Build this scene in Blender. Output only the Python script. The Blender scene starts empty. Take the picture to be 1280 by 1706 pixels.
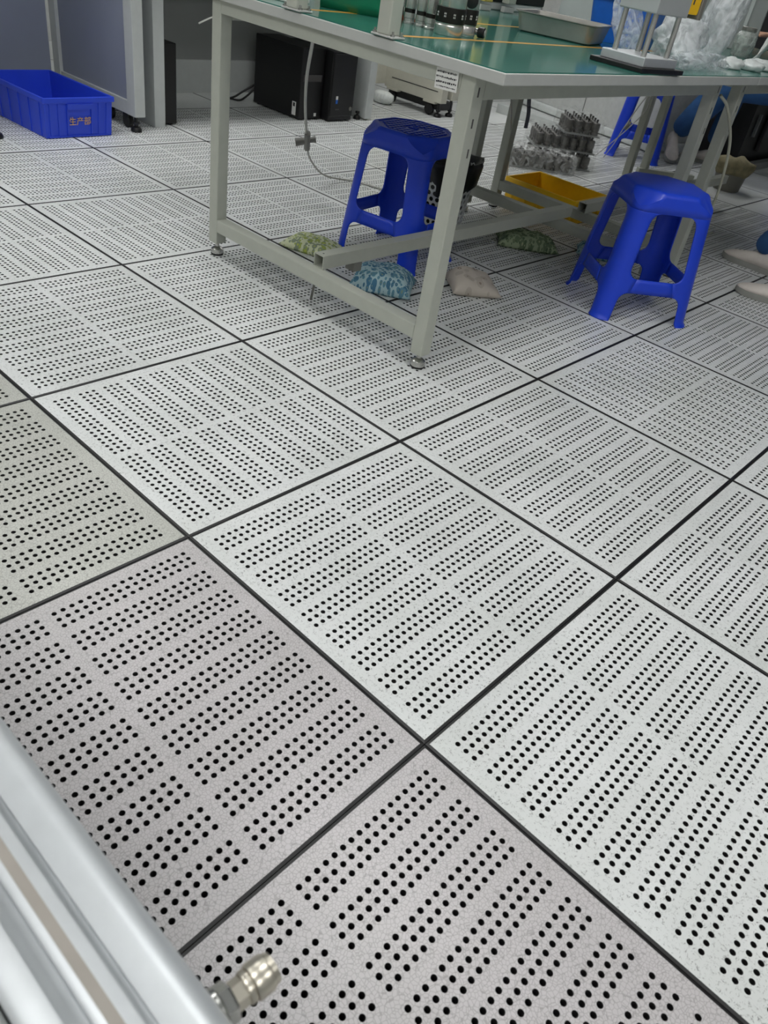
import bpy, bmesh, math, random
from mathutils import Vector, Matrix, noise
S = bpy.context.scene
COL = S.collection
PI = math.pi
rnd = random.Random(7)

# ------------------------------------------------------------------ camera
cam_d = bpy.data.cameras.new('camera')
cam = bpy.data.objects.new('camera', cam_d)
COL.objects.link(cam)
RIGHT = Vector((0.71815, 0.67885, 0.15303))
UP = Vector((-0.50688, 0.35962, 0.78341))
FWD = Vector((-0.47679, 0.64018, -0.60236))
cam.matrix_world = Matrix(((RIGHT.x, UP.x, -FWD.x, 0.32772), (RIGHT.y, UP.y, -FWD.y, -0.65410),
                           (RIGHT.z, UP.z, -FWD.z, 0.96014), (0, 0, 0, 1)))
cam_d.sensor_fit = 'HORIZONTAL'
cam_d.sensor_width = 36.0
cam_d.lens = 1269.8 / 1280 * 36.0
cam_d.clip_start = 0.02
cam_d.clip_end = 60
cam_d.dof.use_dof = True
cam_d.dof.focus_distance = 2.1
cam_d.dof.aperture_fstop = 13.0
S.camera = cam

# ------------------------------------------------------------------ world, exposure
W = bpy.data.worlds.new('world')
S.world = W
W.use_nodes = True
W.node_tree.nodes['Background'].inputs[0].default_value = (0.75, 0.82, 0.9, 1)
W.node_tree.nodes['Background'].inputs[1].default_value = 0.05
S.view_settings.view_transform = 'Standard'
S.view_settings.look = 'None'
S.view_settings.gamma = 1.0
S.view_settings.use_curve_mapping = False
S.view_settings.exposure = 0.0
LAMP_POWER = 11.3
# ceiling luminaires (x, y): rows of flat panels, built further down by their own builder
LAMPS = [(-2.9, -1.6), (-.5, -1.6), (1.9, -1.6), (-2.9, .8), (-.5, .8), (1.9, .8), (-2.9, 3.2), (-2.9, 5.4)]


# ------------------------------------------------------------------ materials
def lin(c):
    return tuple(((v / 255) / 12.92 if v / 255 <= 0.04045 else ((v / 255 + 0.055) / 1.055) ** 2.4) for v in c) + (1,)


def mat(name, rgb, rough=0.5, metal=0.0, spec=0.5, var=0.06, scale=30.0, bump=0.0, bscale=200.0):
    m = bpy.data.materials.new(name)
    m.use_nodes = True
    nt = m.node_tree
    b = nt.nodes['Principled BSDF']
    b.inputs['Roughness'].default_value = rough
    b.inputs['Metallic'].default_value = metal
    b.inputs['Specular IOR Level'].default_value = spec
    c = lin(rgb)
    tc = nt.nodes.new('ShaderNodeTexCoord')
    n = nt.nodes.new('ShaderNodeTexNoise')
    n.inputs['Scale'].default_value = scale
    n.inputs['Detail'].default_value = 4
    nt.links.new(tc.outputs['Object'], n.inputs['Vector'])
    r = nt.nodes.new('ShaderNodeValToRGB')
    r.color_ramp.elements[0].position = 0.3
    r.color_ramp.elements[1].position = 0.7
    r.color_ramp.elements[0].color = tuple(max(0, v * (1 - var)) for v in c[:3]) + (1,)
    r.color_ramp.elements[1].color = tuple(min(1, v * (1 + var)) for v in c[:3]) + (1,)
    nt.links.new(n.outputs['Fac'], r.inputs['Fac'])
    nt.links.new(r.outputs['Color'], b.inputs['Base Color'])
    if bump:
        n2 = nt.nodes.new('ShaderNodeTexNoise')
        n2.inputs['Scale'].default_value = bscale
        nt.links.new(tc.outputs['Object'], n2.inputs['Vector'])
        bp = nt.nodes.new('ShaderNodeBump')
        bp.inputs['Strength'].default_value = bump
        bp.inputs['Distance'].default_value = 0.002
        nt.links.new(n2.outputs['Fac'], bp.inputs['Height'])
        nt.links.new(bp.outputs['Normal'], b.inputs['Normal'])
    return m


def emit(name, rgb, power):
    m = bpy.data.materials.new(name)
    m.use_nodes = True
    nt = m.node_tree
    nt.nodes.remove(nt.nodes['Principled BSDF'])
    e = nt.nodes.new('ShaderNodeEmission')
    e.inputs[0].default_value = lin(rgb)
    e.inputs[1].default_value = power
    nt.links.new(e.outputs[0], nt.nodes['Material Output'].inputs[0])
    return m


def film(name, rgb, alpha, rough=0.15):
    m = bpy.data.materials.new(name)
    m.use_nodes = True
    nt = m.node_tree
    b = nt.nodes['Principled BSDF']
    b.inputs['Base Color'].default_value = lin(rgb)
    b.inputs['Roughness'].default_value = rough
    tc = nt.nodes.new('ShaderNodeTexCoord')
    n = nt.nodes.new('ShaderNodeTexNoise')
    n.inputs['Scale'].default_value = 22
    n.inputs['Detail'].default_value = 6
    n.inputs['Distortion'].default_value = 1.5
    nt.links.new(tc.outputs['Object'], n.inputs['Vector'])
    r = nt.nodes.new('ShaderNodeMapRange')
    r.inputs[1].default_value = 0.35
    r.inputs[2].default_value = 0.68
    r.inputs[3].default_value = max(0.0, alpha - min(.3, alpha))
    r.inputs[4].default_value = min(1.0, alpha + min(.3, alpha * 1.4))
    nt.links.new(n.outputs['Fac'], r.inputs[0])
    nt.links.new(r.outputs[0], b.inputs['Alpha'])
    bp = nt.nodes.new('ShaderNodeBump')
    bp.inputs['Strength'].default_value = 0.7
    bp.inputs['Distance'].default_value = 0.01
    nt.links.new(n.outputs['Fac'], bp.inputs['Height'])
    nt.links.new(bp.outputs['Normal'], b.inputs['Normal'])
    return m


def floor_mat(name, rgb, mark, crackle):
    """high pressure laminate: fibre flecks or a fine crackle network"""
    m = bpy.data.materials.new(name)
    m.use_nodes = True
    nt = m.node_tree
    L = nt.links.new
    b = nt.nodes['Principled BSDF']
    b.inputs['Roughness'].default_value = 0.36
    b.inputs['Specular IOR Level'].default_value = 0.55
    tc = nt.nodes.new('ShaderNodeTexCoord')
    oi = nt.nodes.new('ShaderNodeObjectInfo')
    off = nt.nodes.new('ShaderNodeVectorMath')
    off.operation = 'MULTIPLY_ADD'
    L(oi.outputs['Random'], off.inputs[0])
    off.inputs[1].default_value = (37, 23, 0)
    L(tc.outputs['Object'], off.inputs[2])
    big = nt.nodes.new('ShaderNodeTexNoise')
    big.inputs['Scale'].default_value = 4.5
    big.inputs['Detail'].default_value = 5
    L(off.outputs[0], big.inputs['Vector'])
    base = nt.nodes.new('ShaderNodeValToRGB')
    c = lin(rgb)
    base.color_ramp.elements[0].position = 0.25
    base.color_ramp.elements[1].position = 0.65
    base.color_ramp.elements[0].color = (c[0] * .86, c[1] * .87, c[2] * .85, 1)
    base.color_ramp.elements[1].color = (c[0] * 1.03, c[1] * 1.03, c[2] * 1.03, 1)
    L(big.outputs['Fac'], base.inputs['Fac'])
    if crackle:
        v = nt.nodes.new('ShaderNodeTexVoronoi')
        v.feature = 'DISTANCE_TO_EDGE'
        v.inputs['Scale'].default_value = 190
        L(off.outputs[0], v.inputs['Vector'])
        fac = nt.nodes.new('ShaderNodeMapRange')
        L(v.outputs['Distance'], fac.inputs[0])
        fac.inputs[1].default_value = 0.0
        fac.inputs[2].default_value = 0.09
        fac.inputs[3].default_value = 0.75
        fac.inputs[4].default_value = 0.0
        last = fac.outputs[0]
    else:
        w = nt.nodes.new('ShaderNodeTexNoise')
        w.inputs['Scale'].default_value = 95
        w.inputs['Detail'].default_value = 1.5
        w.inputs['Distortion'].default_value = 2.5
        L(off.outputs[0], w.inputs['Vector'])
        d = nt.nodes.new('ShaderNodeMath')
        d.operation = 'SUBTRACT'
        d.inputs[1].default_value = 0.5
        L(w.outputs['Fac'], d.inputs[0])
        a = nt.nodes.new('ShaderNodeMath')
        a.operation = 'ABSOLUTE'
        L(d.outputs[0], a.inputs[0])
        fac = nt.nodes.new('ShaderNodeMapRange')
        L(a.outputs[0], fac.inputs[0])
        fac.inputs[1].default_value = 0.0
        fac.inputs[2].default_value = 0.03
        fac.inputs[3].default_value = 1.0
        fac.inputs[4].default_value = 0.0
        gate = nt.nodes.new('ShaderNodeTexNoise')
        gate.inputs['Scale'].default_value = 150
        L(off.outputs[0], gate.inputs['Vector'])
        gr = nt.nodes.new('ShaderNodeMapRange')
        gr.inputs[1].default_value = 0.48
        gr.inputs[2].default_value = 0.58
        L(gate.outputs['Fac'], gr.inputs[0])
        mm = nt.nodes.new('ShaderNodeMath')
        mm.operation = 'MULTIPLY'
        L(fac.outputs[0], mm.inputs[0])
        L(gr.outputs[0], mm.inputs[1])
        last = mm.outputs[0]
    mix = nt.nodes.new('ShaderNodeMixRGB')
    L(last, mix.inputs[0])
    L(base.outputs['Color'], mix.inputs[1])
    mix.inputs[2].default_value = lin(mark)
    # small per-tile tone difference
    hv = nt.nodes.new('ShaderNodeHueSaturation')
    mr = nt.nodes.new('ShaderNodeMapRange')
    mr.inputs[3].default_value = 0.965
    mr.inputs[4].default_value = 1.02
    L(oi.outputs['Random'], mr.inputs[0])
    L(mr.outputs[0], hv.inputs['Value'])
    L(mix.outputs[0], hv.inputs['Color'])
    L(hv.outputs[0], b.inputs['Base Color'])
    rr = nt.nodes.new('ShaderNodeMapRange')
    rr.inputs[3].default_value = 0.30
    rr.inputs[4].default_value = 0.44
    L(big.outputs['Fac'], rr.inputs[0])
    L(rr.outputs[0], b.inputs['Roughness'])
    return m


def floral(name, bg, petals, disc, scale):
    m = bpy.data.materials.new(name)
    m.use_nodes = True
    nt = m.node_tree
    L = nt.links.new
    b = nt.nodes['Principled BSDF']
    b.inputs['Roughness'].default_value = 0.85
    b.inputs['Specular IOR Level'].default_value = 0.2
    tc = nt.nodes.new('ShaderNodeTexCoord')
    prev = None
    for k, (sc, cols) in enumerate(((scale, petals), (scale * 1.9, petals[::-1]))):
        nz = nt.nodes.new('ShaderNodeTexNoise')
        nz.inputs['Scale'].default_value = sc * 2.3
        L(tc.outputs['Object'], nz.inputs['Vector'])
        vm = nt.nodes.new('ShaderNodeVectorMath')
        vm.operation = 'MULTIPLY_ADD'
        L(nz.outputs['Color'], vm.inputs[0])
        vm.inputs[1].default_value = (0.16 / sc, 0.16 / sc, 0.0)
        L(tc.outputs['Object'], vm.inputs[2])
        fl = nt.nodes.new('ShaderNodeVectorMath')
        fl.operation = 'MULTIPLY'
        L(vm.outputs[0], fl.inputs[0])
        fl.inputs[1].default_value = (1, 1, 0.3)
        v = nt.nodes.new('ShaderNodeTexVoronoi')
        v.inputs['Scale'].default_value = sc
        L(fl.outputs[0], v.inputs['Vector'])
        sep = nt.nodes.new('ShaderNodeSeparateColor')
        L(v.outputs['Color'], sep.inputs[0])
        pick = nt.nodes.new('ShaderNodeValToRGB')
        pick.color_ramp.interpolation = 'CONSTANT'
        pick.color_ramp.elements[0].color = lin(cols[0])
        pick.color_ramp.elements[1].position = 0.5
        pick.color_ramp.elements[1].color = lin(cols[1])
        L(sep.outputs[0], pick.inputs[0])
        ring = nt.nodes.new('ShaderNodeValToRGB')
        ring.color_ramp.interpolation = 'CONSTANT'
        ring.color_ramp.elements[0].color = (1, 1, 1, 1)
        ring.color_ramp.elements[1].position = 0.42
        ring.color_ramp.elements[1].color = (0, 0, 0, 1)
        L(v.outputs['Distance'], ring.inputs[0])
        core = nt.nodes.new('ShaderNodeMath')
        core.operation = 'LESS_THAN'
        core.inputs[1].default_value = 0.13
        L(v.outputs['Distance'], core.inputs[0])
        mx = nt.nodes.new('ShaderNodeMixRGB')
        L(ring.outputs[0], mx.inputs[0])
        if prev is None:
            mx.inputs[1].default_value = lin(bg)
        else:
            L(prev, mx.inputs[1])
        L(pick.outputs[0], mx.inputs[2])
        m2 = nt.nodes.new('ShaderNodeMixRGB')
        L(core.outputs[0], m2.inputs[0])
        L(mx.outputs[0], m2.inputs[1])
        m2.inputs[2].default_value = lin(disc)
        prev = m2.outputs[0]
    L(prev, b.inputs['Base Color'])
    return m


M = {}
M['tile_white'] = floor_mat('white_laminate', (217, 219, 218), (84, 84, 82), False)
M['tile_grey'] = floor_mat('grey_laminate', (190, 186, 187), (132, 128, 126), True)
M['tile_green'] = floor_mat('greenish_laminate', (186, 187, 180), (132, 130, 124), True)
M['trim'] = mat('black_edging', (25, 24, 25), 0.45, var=.2)
M['hole'] = mat('hole_wall', (27, 26, 25), 0.7, var=.1)
M['subfloor'] = mat('dark_subfloor', (28, 27, 27), 0.9)
M['wall'] = mat('painted_wall', (196, 198, 196), 0.7)
M['ceil'] = mat('ceiling_panel', (225, 227, 228), 0.8)
M['frame'] = mat('grey_powder_coat', (176, 179, 168), 0.42, var=.03, bump=.05, bscale=700)
M['edge'] = mat('grey_edge_band', (183, 185, 181), 0.4, var=.03)
M['mat_green'] = mat('green_esd_mat', (58, 118, 106), 0.13, spec=0.6, var=.05)
M['tape'] = mat('yellow_tape', (208, 152, 52), 0.3, var=.08)
M['zinc'] = mat('zinc_metal', (190, 190, 186), 0.25, metal=1.0)
M['rubber'] = mat('black_rubber', (26, 26, 26), 0.65)
M['blue'] = mat('blue_plastic', (20, 62, 204), 0.36, var=.05, scale=8)
M['crate_blue'] = mat('crate_blue_plastic', (40, 72, 210), 0.42, var=.05, scale=8)
M['yellow'] = mat('yellow_plastic', (252, 200, 26), 0.42, var=.05)
M['orange'] = mat('orange_print', (222, 178, 96), 0.7)
M['alu'] = mat('brushed_aluminium', (188, 192, 194), 0.4, metal=0.45, var=.03, scale=60)
M['steel'] = mat('stainless_steel', (200, 199, 195), 0.25, metal=0.8, var=.08)
M['chrome'] = mat('polished_nickel', (206, 200, 186), 0.34, metal=1.0, var=.04)
M['darkmetal'] = mat('dark_anodised', (40, 39, 36), 0.35, metal=0.5)
M['partmetal'] = mat('grey_machined_parts', (104, 102, 99), 0.4, metal=0.5, var=.25, scale=60)
M['black'] = mat('black_plastic', (20, 20, 21), 0.4, var=.1)
M['blackbag'] = mat('black_bin_bag', (16, 16, 17), 0.3, bump=.5, bscale=40)
M['whiteplastic'] = mat('white_plastic', (214, 218, 216), 0.45)
M['panel_dark'] = mat('grey_blue_panel', (142, 148, 164), 0.35, var=.04, scale=3)
M['panel_grey'] = mat('mid_grey_panel', (146, 149, 147), 0.35, var=.04, scale=3)
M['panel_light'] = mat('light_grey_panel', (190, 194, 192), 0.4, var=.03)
M['cream'] = mat('cream_panel', (196, 194, 180), 0.45, var=.03)
M['block'] = mat('grey_anodised_block', (164, 168, 168), .4, var=.02)
M['traysteel'] = mat('dull_tray_steel', (158, 156, 150), .38, metal=.6)
M['paper'] = mat('white_paper', (226, 226, 222), 0.7, var=.02)
M['ink'] = mat('black_ink', (40, 40, 44), 0.8)
M['hose'] = mat('grey_hose', (172, 172, 166), 0.35)
M['fitting'] = mat('grey_valve', (116, 116, 110), 0.4)
M['clearhose'] = mat('clear_hose', (188, 188, 170), 0.25)
M['darkcable'] = mat('dark_blue_hose', (24, 24, 38), 0.4)
M['denim'] = mat('blue_work_cloth', (40, 82, 132), 0.85, var=.18, scale=14, bump=.3, bscale=60)
M['skin'] = mat('skin', (205, 160, 132), 0.55)
M['hair'] = mat('black_hair', (24, 21, 20), 0.5)
M['shoe'] = mat('white_shoe', (206, 198, 190), 0.6)
M['sole'] = mat('grey_sole', (146, 146, 140), 0.7)
M['teal'] = mat('teal_print', (56, 140, 136), 0.5)
M['green_tub'] = mat('green_film', (22, 116, 82), 0.3, var=.2, scale=10)
M['redbase'] = mat('copper_base', (146, 78, 48), 0.35, metal=0.4)
M['tan'] = mat('tan_cloth', (132, 124, 96), 0.9, var=.25, scale=30, bump=.5, bscale=60)
M['pump_grey'] = mat('dull_grey_tub', (118, 116, 108), 0.6)
M['chair_dark'] = mat('dark_grey_board', (72, 70, 70), 0.6)
M['jacketblue'] = mat('tub_blue', (28, 96, 190), 0.4)
M['bag'] = film('clear_bag', (228, 234, 238), 0.38)
M['bagdense'] = film('milky_bag', (228, 232, 234), 0.62, .25)
M['wrap'] = film('wrap_film', (222, 224, 222), 0.09)
M['wrapwhite'] = film('white_wrap', (226, 228, 226), 0.26)
M['brown'] = mat('brown_reflection', (152, 146, 138), .5)
M['post_yellow'] = mat('pale_yellow_coat', (206, 184, 96), .4)
M['glass'] = film('jar_plastic', (206, 212, 206), 0.4, .08)
M['foil'] = mat('white_foil', (222, 226, 224), 0.35, var=.12, scale=60, bump=.8, bscale=50)
M['cloth_blue'] = floral('blue_floral', (166, 194, 200), ((74, 118, 146), (96, 140, 160)), (128, 150, 128), 46)
M['cloth_green'] = floral('yellow_green_floral', (206, 212, 176), ((158, 172, 96), (138, 150, 128)), (190, 196, 80), 44)
M['cloth_olive'] = floral('olive_floral', (152, 166, 134), ((92, 110, 84), (112, 128, 100)), (170, 176, 140), 40)
M['cloth_beige'] = floral('beige_floral', (182, 174, 164), ((182, 174, 164), (168, 160, 150)), (134, 122, 112), 16)


# ------------------------------------------------------------------ mesh helpers
class MB:
    def __init__(s):
        s.v, s.f, s.m = [], [], []

    def add(s, vs, fs, mi=0, T=None):
        o = len(s.v)
        for p in vs:
            s.v.append(tuple(T @ Vector(p)) if T is not None else tuple(p))
        for f in fs:
            s.f.append([o + i for i in f])
            s.m.append(mi)
        return s

    def box(s, x0, x1, y0, y1, z0, z1, mi=0, T=None):
        return s.add([(x0, y0, z0), (x1, y0, z0), (x1, y1, z0), (x0, y1, z0), (x0, y0, z1), (x1, y0, z1), (x1, y1, z1), (x0, y1, z1)],
                     [(3, 2, 1, 0), (4, 5, 6, 7), (0, 1, 5, 4), (1, 2, 6, 5), (2, 3, 7, 6), (3, 0, 4, 7)], mi, T)

    def lathe(s, prof, n=24, mi=0, T=None, cap0=True, cap1=True, seg_mats=None):
        vs, fs, ms = [], [], []
        for (r, z) in prof:
            for k in range(n):
                a = 2 * PI * k / n
                vs.append((r * math.cos(a), r * math.sin(a), z))
        for i in range(len(prof) - 1):
            for k in range(n):
                fs.append((i * n + k, i * n + (k + 1) % n, (i + 1) * n + (k + 1) % n, (i + 1) * n + k))
                ms.append(seg_mats[i] if seg_mats else mi)
        if cap0:
            fs.append(tuple(reversed(range(n))))
            ms.append(seg_mats[0] if seg_mats else mi)
        if cap1:
            fs.append(tuple((len(prof) - 1) * n + k for k in range(n)))
            ms.append(seg_mats[-1] if seg_mats else mi)
        o = len(s.m)
        s.add(vs, fs, mi, T)
        s.m[o:] = ms
        return s

    def rod(s, p0, p1, r, n=12, mi=0, r1=None):
        p0, p1 = Vector(p0), Vector(p1)
        d = p1 - p0
        T = Matrix.Translation(p0) @ d.to_track_quat('Z', 'Y').to_matrix().to_4x4()
        return s.lathe([(r, 0), (r1 if r1 is not None else r, d.length)], n, mi, T)

    def tube(s, pts, r, n=8, mi=0):
        pts = [Vector(p) for p in pts]
        vs, fs = [], []
        up = Vector((0.13, 0.2, 0.97))
        for i, p in enumerate(pts):
            d = (pts[min(i + 1, len(pts) - 1)] - pts[max(i - 1, 0)]).normalized()
            a = d.cross(up)
            if a.length < 1e-3:
                a = d.cross(Vector((1, 0, 0)))
            a.normalize()
            b = d.cross(a)
            for k in range(n):
                t = 2 * PI * k / n
                vs.append(p + a * (r * math.cos(t)) + b * (r * math.sin(t)))
        for i in range(len(pts) - 1):
            for k in range(n):
                fs.append((i * n + k, i * n + (k + 1) % n, (i + 1) * n + (k + 1) % n, (i + 1) * n + k))
        fs.append(tuple(reversed(range(n))))
        fs.append(tuple((len(pts) - 1) * n + k for k in range(n)))
        return s.add(vs, fs, mi)

    def prism(s, poly, z0, z1, mi=0, T=None):
        n = len(poly)
        vs = [(x, y, z0) for x, y in poly] + [(x, y, z1) for x, y in poly]
        fs = [tuple(reversed(range(n))), tuple(range(n, 2 * n))] + [(i, (i + 1) % n, n + (i + 1) % n, n + i) for i in range(n)]
        return s.add(vs, fs, mi, T)

    def mesh(s, name):
        me = bpy.data.meshes.new(name)
        me.from_pydata(s.v, [], s.f)
        me.polygons.foreach_set('material_index', s.m)
        me.update()
        return me

    def build(s, name, mats, parent=None, bevel=0, smooth=False, solid=0, loc=(0, 0, 0), subsurf=0, merge=False, segs=2, fix=True):
        me = s.mesh(name)
        if merge or fix:
            bm = bmesh.new()
            bm.from_mesh(me)
            if merge:
                bmesh.ops.remove_doubles(bm, verts=bm.verts, dist=1e-5)
            if fix:
                bmesh.ops.recalc_face_normals(bm, faces=bm.faces)
            bm.to_mesh(me)
            bm.free()
        o = bpy.data.objects.new(name, me)
        COL.objects.link(o)
        for m in (mats if isinstance(mats, (list, tuple)) else [mats]):
            me.materials.append(m)
        if solid:
            md = o.modifiers.new('solid', 'SOLIDIFY')
            md.thickness = solid
            md.offset = -1
        if bevel:
            md = o.modifiers.new('bevel', 'BEVEL')
            md.width = bevel
            md.segments = segs
            md.limit_method = 'ANGLE'
            md.angle_limit = math.radians(40)
        if subsurf:
            md = o.modifiers.new('sub', 'SUBSURF')
            md.levels = md.render_levels = subsurf
        if smooth:
            me.polygons.foreach_set('use_smooth', [True] * len(me.polygons))
        if smooth == 'auto':
            me.set_sharp_from_angle(angle=math.radians(38))
        o.location = loc
        o.parent = parent
        return o


def thing(name, label, cat, loc=(0, 0, 0), rz=0.0, group=None):
    o = bpy.data.objects.new(name, None)
    COL.objects.link(o)
    o.empty_display_size = 0.05
    o.location = loc
    o.rotation_euler = (0, 0, rz)
    o['label'] = label
    o['category'] = cat
    if group:
        o['group'] = group
    return o


def tag(o, label, cat, group=None):
    o['label'] = label
    o['category'] = cat
    if group:
        o['group'] = group
    return o


def struct(o):
    o['kind'] = 'structure'
    return o


def dup(root, loc, rz, label=None, group=None):
    r = root.copy()
    COL.objects.link(r)
    r.location = loc
    r.rotation_euler = (0, 0, rz)
    if label:
        r['label'] = label
    if group:
        r['group'] = group
    for ch in list(root.children):
        c = ch.copy()
        COL.objects.link(c)
        c.parent = r
        for g in list(ch.children):
            d = g.copy()
            COL.objects.link(d)
            d.parent = c
    return r


def spline(pts, n=8):
    """Catmull-Rom through pts"""
    P = [Vector(p) for p in pts]
    P = [2 * P[0] - P[1]] + P + [2 * P[-1] - P[-2]]
    out = []
    for i in range(1, len(P) - 2):
        for k in range(n):
            t = k / n
            a, b, c, d = P[i - 1], P[i], P[i + 1], P[i + 2]
            out.append(0.5 * ((2 * b) + (c - a) * t + (2 * a - 5 * b + 4 * c - d) * t * t + (-a + 3 * b - 3 * c + d) * t ** 3))
    out.append(P[-2])
    return out


def text_mesh(name, body, size, m, parent, T, extrude=0.0004):
    cu = bpy.data.curves.new(name, 'FONT')
    cu.body = body
    cu.size = size
    cu.extrude = extrude
    cu.align_x = 'CENTER'
    cu.align_y = 'CENTER'
    t = bpy.data.objects.new(name, cu)
    COL.objects.link(t)
    dg = bpy.context.evaluated_depsgraph_get()
    dg.update()
    me = bpy.data.meshes.new_from_object(t.evaluated_get(dg))
    bpy.data.objects.remove(t)
    me.materials.clear()
    me.materials.append(m)
    me.transform(T)
    o = bpy.data.objects.new(name, me)
    COL.objects.link(o)
    o.parent = parent
    return o


# ------------------------------------------------------------------ room shell
RX0, RX1, RY0, RY1, RH = -5.4, 3.6, -3.2, 8.4, 2.75
sub = MB()
sub.box(RX0, RX1, RY0, RY1, -0.30, -0.26)
floor = struct(sub.build('floor', M['subfloor']))
struct(MB().box(RX0, RX1, RY0, RY1, RH, RH + .06).build('ceiling', M['ceil']))
struct(MB().box(RX0 - .1, RX0, RY0, RY1, -.3, RH).build('wall_left', M['wall']))
struct(MB().box(RX1, RX1 + .1, RY0, RY1, -.3, RH).build('wall_right', M['wall']))
struct(MB().box(RX0 - .1, RX1 + .1, RY1, RY1 + .1, -.3, RH).build('wall_back', M['wall']))
struct(MB().box(RX0 - .1, RX1 + .1, RY0 - .1, RY0, -.3, RH).build('wall_front', M['wall']))


def tile_mesh(name, holes=True, fine=12):
    """600 mm raised floor tile centred on its middle; top at z = 0; slot 0 laminate, 1 edging, 2 hole wall"""
    b = MB()
    H, E, D = 0.2994, 0.2948, 0.032
    # edging ring and sides
    o = [(-H, -H), (H, -H), (H, H), (-H, H)]
    e = [(-E, -E), (E, -E), (E, E), (-E, E)]
    vs = [(x, y, -0.0012) for x, y in o] + [(x, y, 0) for x, y in e] + [(x, y, -D) for x, y in o]
    fs = [(i, (i + 1) % 4, 4 + (i + 1) % 4, 4 + i) for i in range(4)] + [(8 + i, 8 + (i + 1) % 4, (i + 1) % 4, i) for i in range(4)]
    b.add(vs, fs, 1)
    if not holes:
        b.add([(x, y, 0) for x, y in e], [(0, 1, 2, 3)], 0)
        return b.mesh(name)
    px, py, R = 0.0162, 0.0155, 0.0043
    y_starts = (-0.2648 + 0.0008, 0.0130)
    x_starts = [-0.2632 + 0.0621 * g for g in range(9)]
    ys, xs = [-E], [-E]
    ycell, xcell = [], []
    for y0 in y_starts:
        for k in range(17):
            a, c = y0 + py * (k - .5), y0 + py * (k + .5)
            if a - ys[-1] > 1e-6:
                ycell.append((ys[-1], a, None))
            ycell.append((a, c, a + py / 2))
            ys.append(c)
    ycell.append((ys[-1], E, None))
    for x0 in x_starts:
        for k in range(3):
            a, c = x0 + px * (k - .5), x0 + px * (k + .5)
            if a - xs[-1] > 1e-6:
                xcell.append((xs[-1], a, None))
            xcell.append((a, c, a + px / 2))
            xs.append(c)
    xcell.append((xs[-1], E, None))
    n = fine
    for xa, xb, xc in xcell:
        if xc is None:
            b.add([(xa, -E, 0), (xb, -E, 0), (xb, E, 0), (xa, E, 0)], [(0, 1, 2, 3)], 0)
            continue
        for ya, yb, yc in ycell:
            if yc is None:
                b.add([(xa, ya, 0), (xb, ya, 0), (xb, yb, 0), (xa, yb, 0)], [(0, 1, 2, 3)], 0)
                continue
            vs = []
            hx, hy = px / 2, py / 2
            for k in range(n):
                a = 2 * PI * (k + .5) / n if n == 8 else 2 * PI * k / n + PI / 4
                ca, sa = math.cos(a), math.sin(a)
                t = 1 / max(abs(ca), abs(sa))
                vs.append((xc + hx * ca * t, yc + hy * sa * t, 0))
            for z in (0, -0.022):
                for k in range(n):
                    a = 2 * PI * (k + .5) / n if n == 8 else 2 * PI * k / n + PI / 4
                    vs.append((xc + R * math.cos(a), yc + R * math.sin(a), z))
            b.add(vs, [(k, (k + 1) % n, n + (k + 1) % n, n + k) for k in range(n)], 0)
            b.add(vs, [(n + k, n + (k + 1) % n, 2 * n + (k + 1) % n, 2 * n + k) for k in range(n)], 2)
    return b.mesh(name)


TILE = tile_mesh('perforated_tile')
PLAIN = tile_mesh('plain_tile', holes=False)
for me in (TILE, PLAIN):
    for k in ('tile_white', 'trim', 'hole'):
        me.materials.append(M[k])
ROT = {(-2, 0), (-1, 2), (-4, 0), (-4, 1), (-1, 4)}
trnd = random.Random(3)
nt = 0
for i in range(-9, 3):
    for j in range(-3, 11):
        plain = (j >= 7 and i in (-9, -8, -7, -6, -3, -2, -1, 0, 1)) or j > 9 or i <= -7
        o = bpy.data.objects.new('floor_tile', PLAIN if plain else TILE)
        COL.objects.link(o)
        o.location = (0.6 * i + 0.3, 0.6 * j + 0.3, 0)
        rz = PI / 2 if (i, j) in ROT else (PI if trnd.random() < .5 else 0)
        o.rotation_euler = (trnd.uniform(-.0009, .0009), trnd.uniform(-.0009, .0009), rz)
        o.parent = floor
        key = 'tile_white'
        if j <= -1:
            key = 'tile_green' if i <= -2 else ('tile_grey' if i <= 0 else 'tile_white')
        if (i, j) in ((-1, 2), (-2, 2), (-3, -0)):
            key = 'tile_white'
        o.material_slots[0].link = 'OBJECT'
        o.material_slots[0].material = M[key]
        nt += 1

# ceiling lamps
M['lamp'] = emit('lamp_diffuser', (253, 253, 252), LAMP_POWER)
first = None
for k, (x, y) in enumerate(LAMPS):
    if first is None:
        first = thing('ceiling_light', 'white recessed rectangular ceiling light panel', 'light', (x, y, RH), 0, 'ceiling light panels')
        f = MB()
        for a in ((-.32, .32, -.62, -.6), (-.32, .32, .6, .62), (-.32, -.3, -.6, .6), (.3, .32, -.6, .6)):
            f.box(*a, -.03, -.001)
        f.build('frame', M['whiteplastic'], first)
        MB().box(-.3, .3, -.6, .6, -.02, -.004).build('diffuser', M['lamp'], first)
    else:
        dup(first, (x, y, RH), 0)


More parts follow.
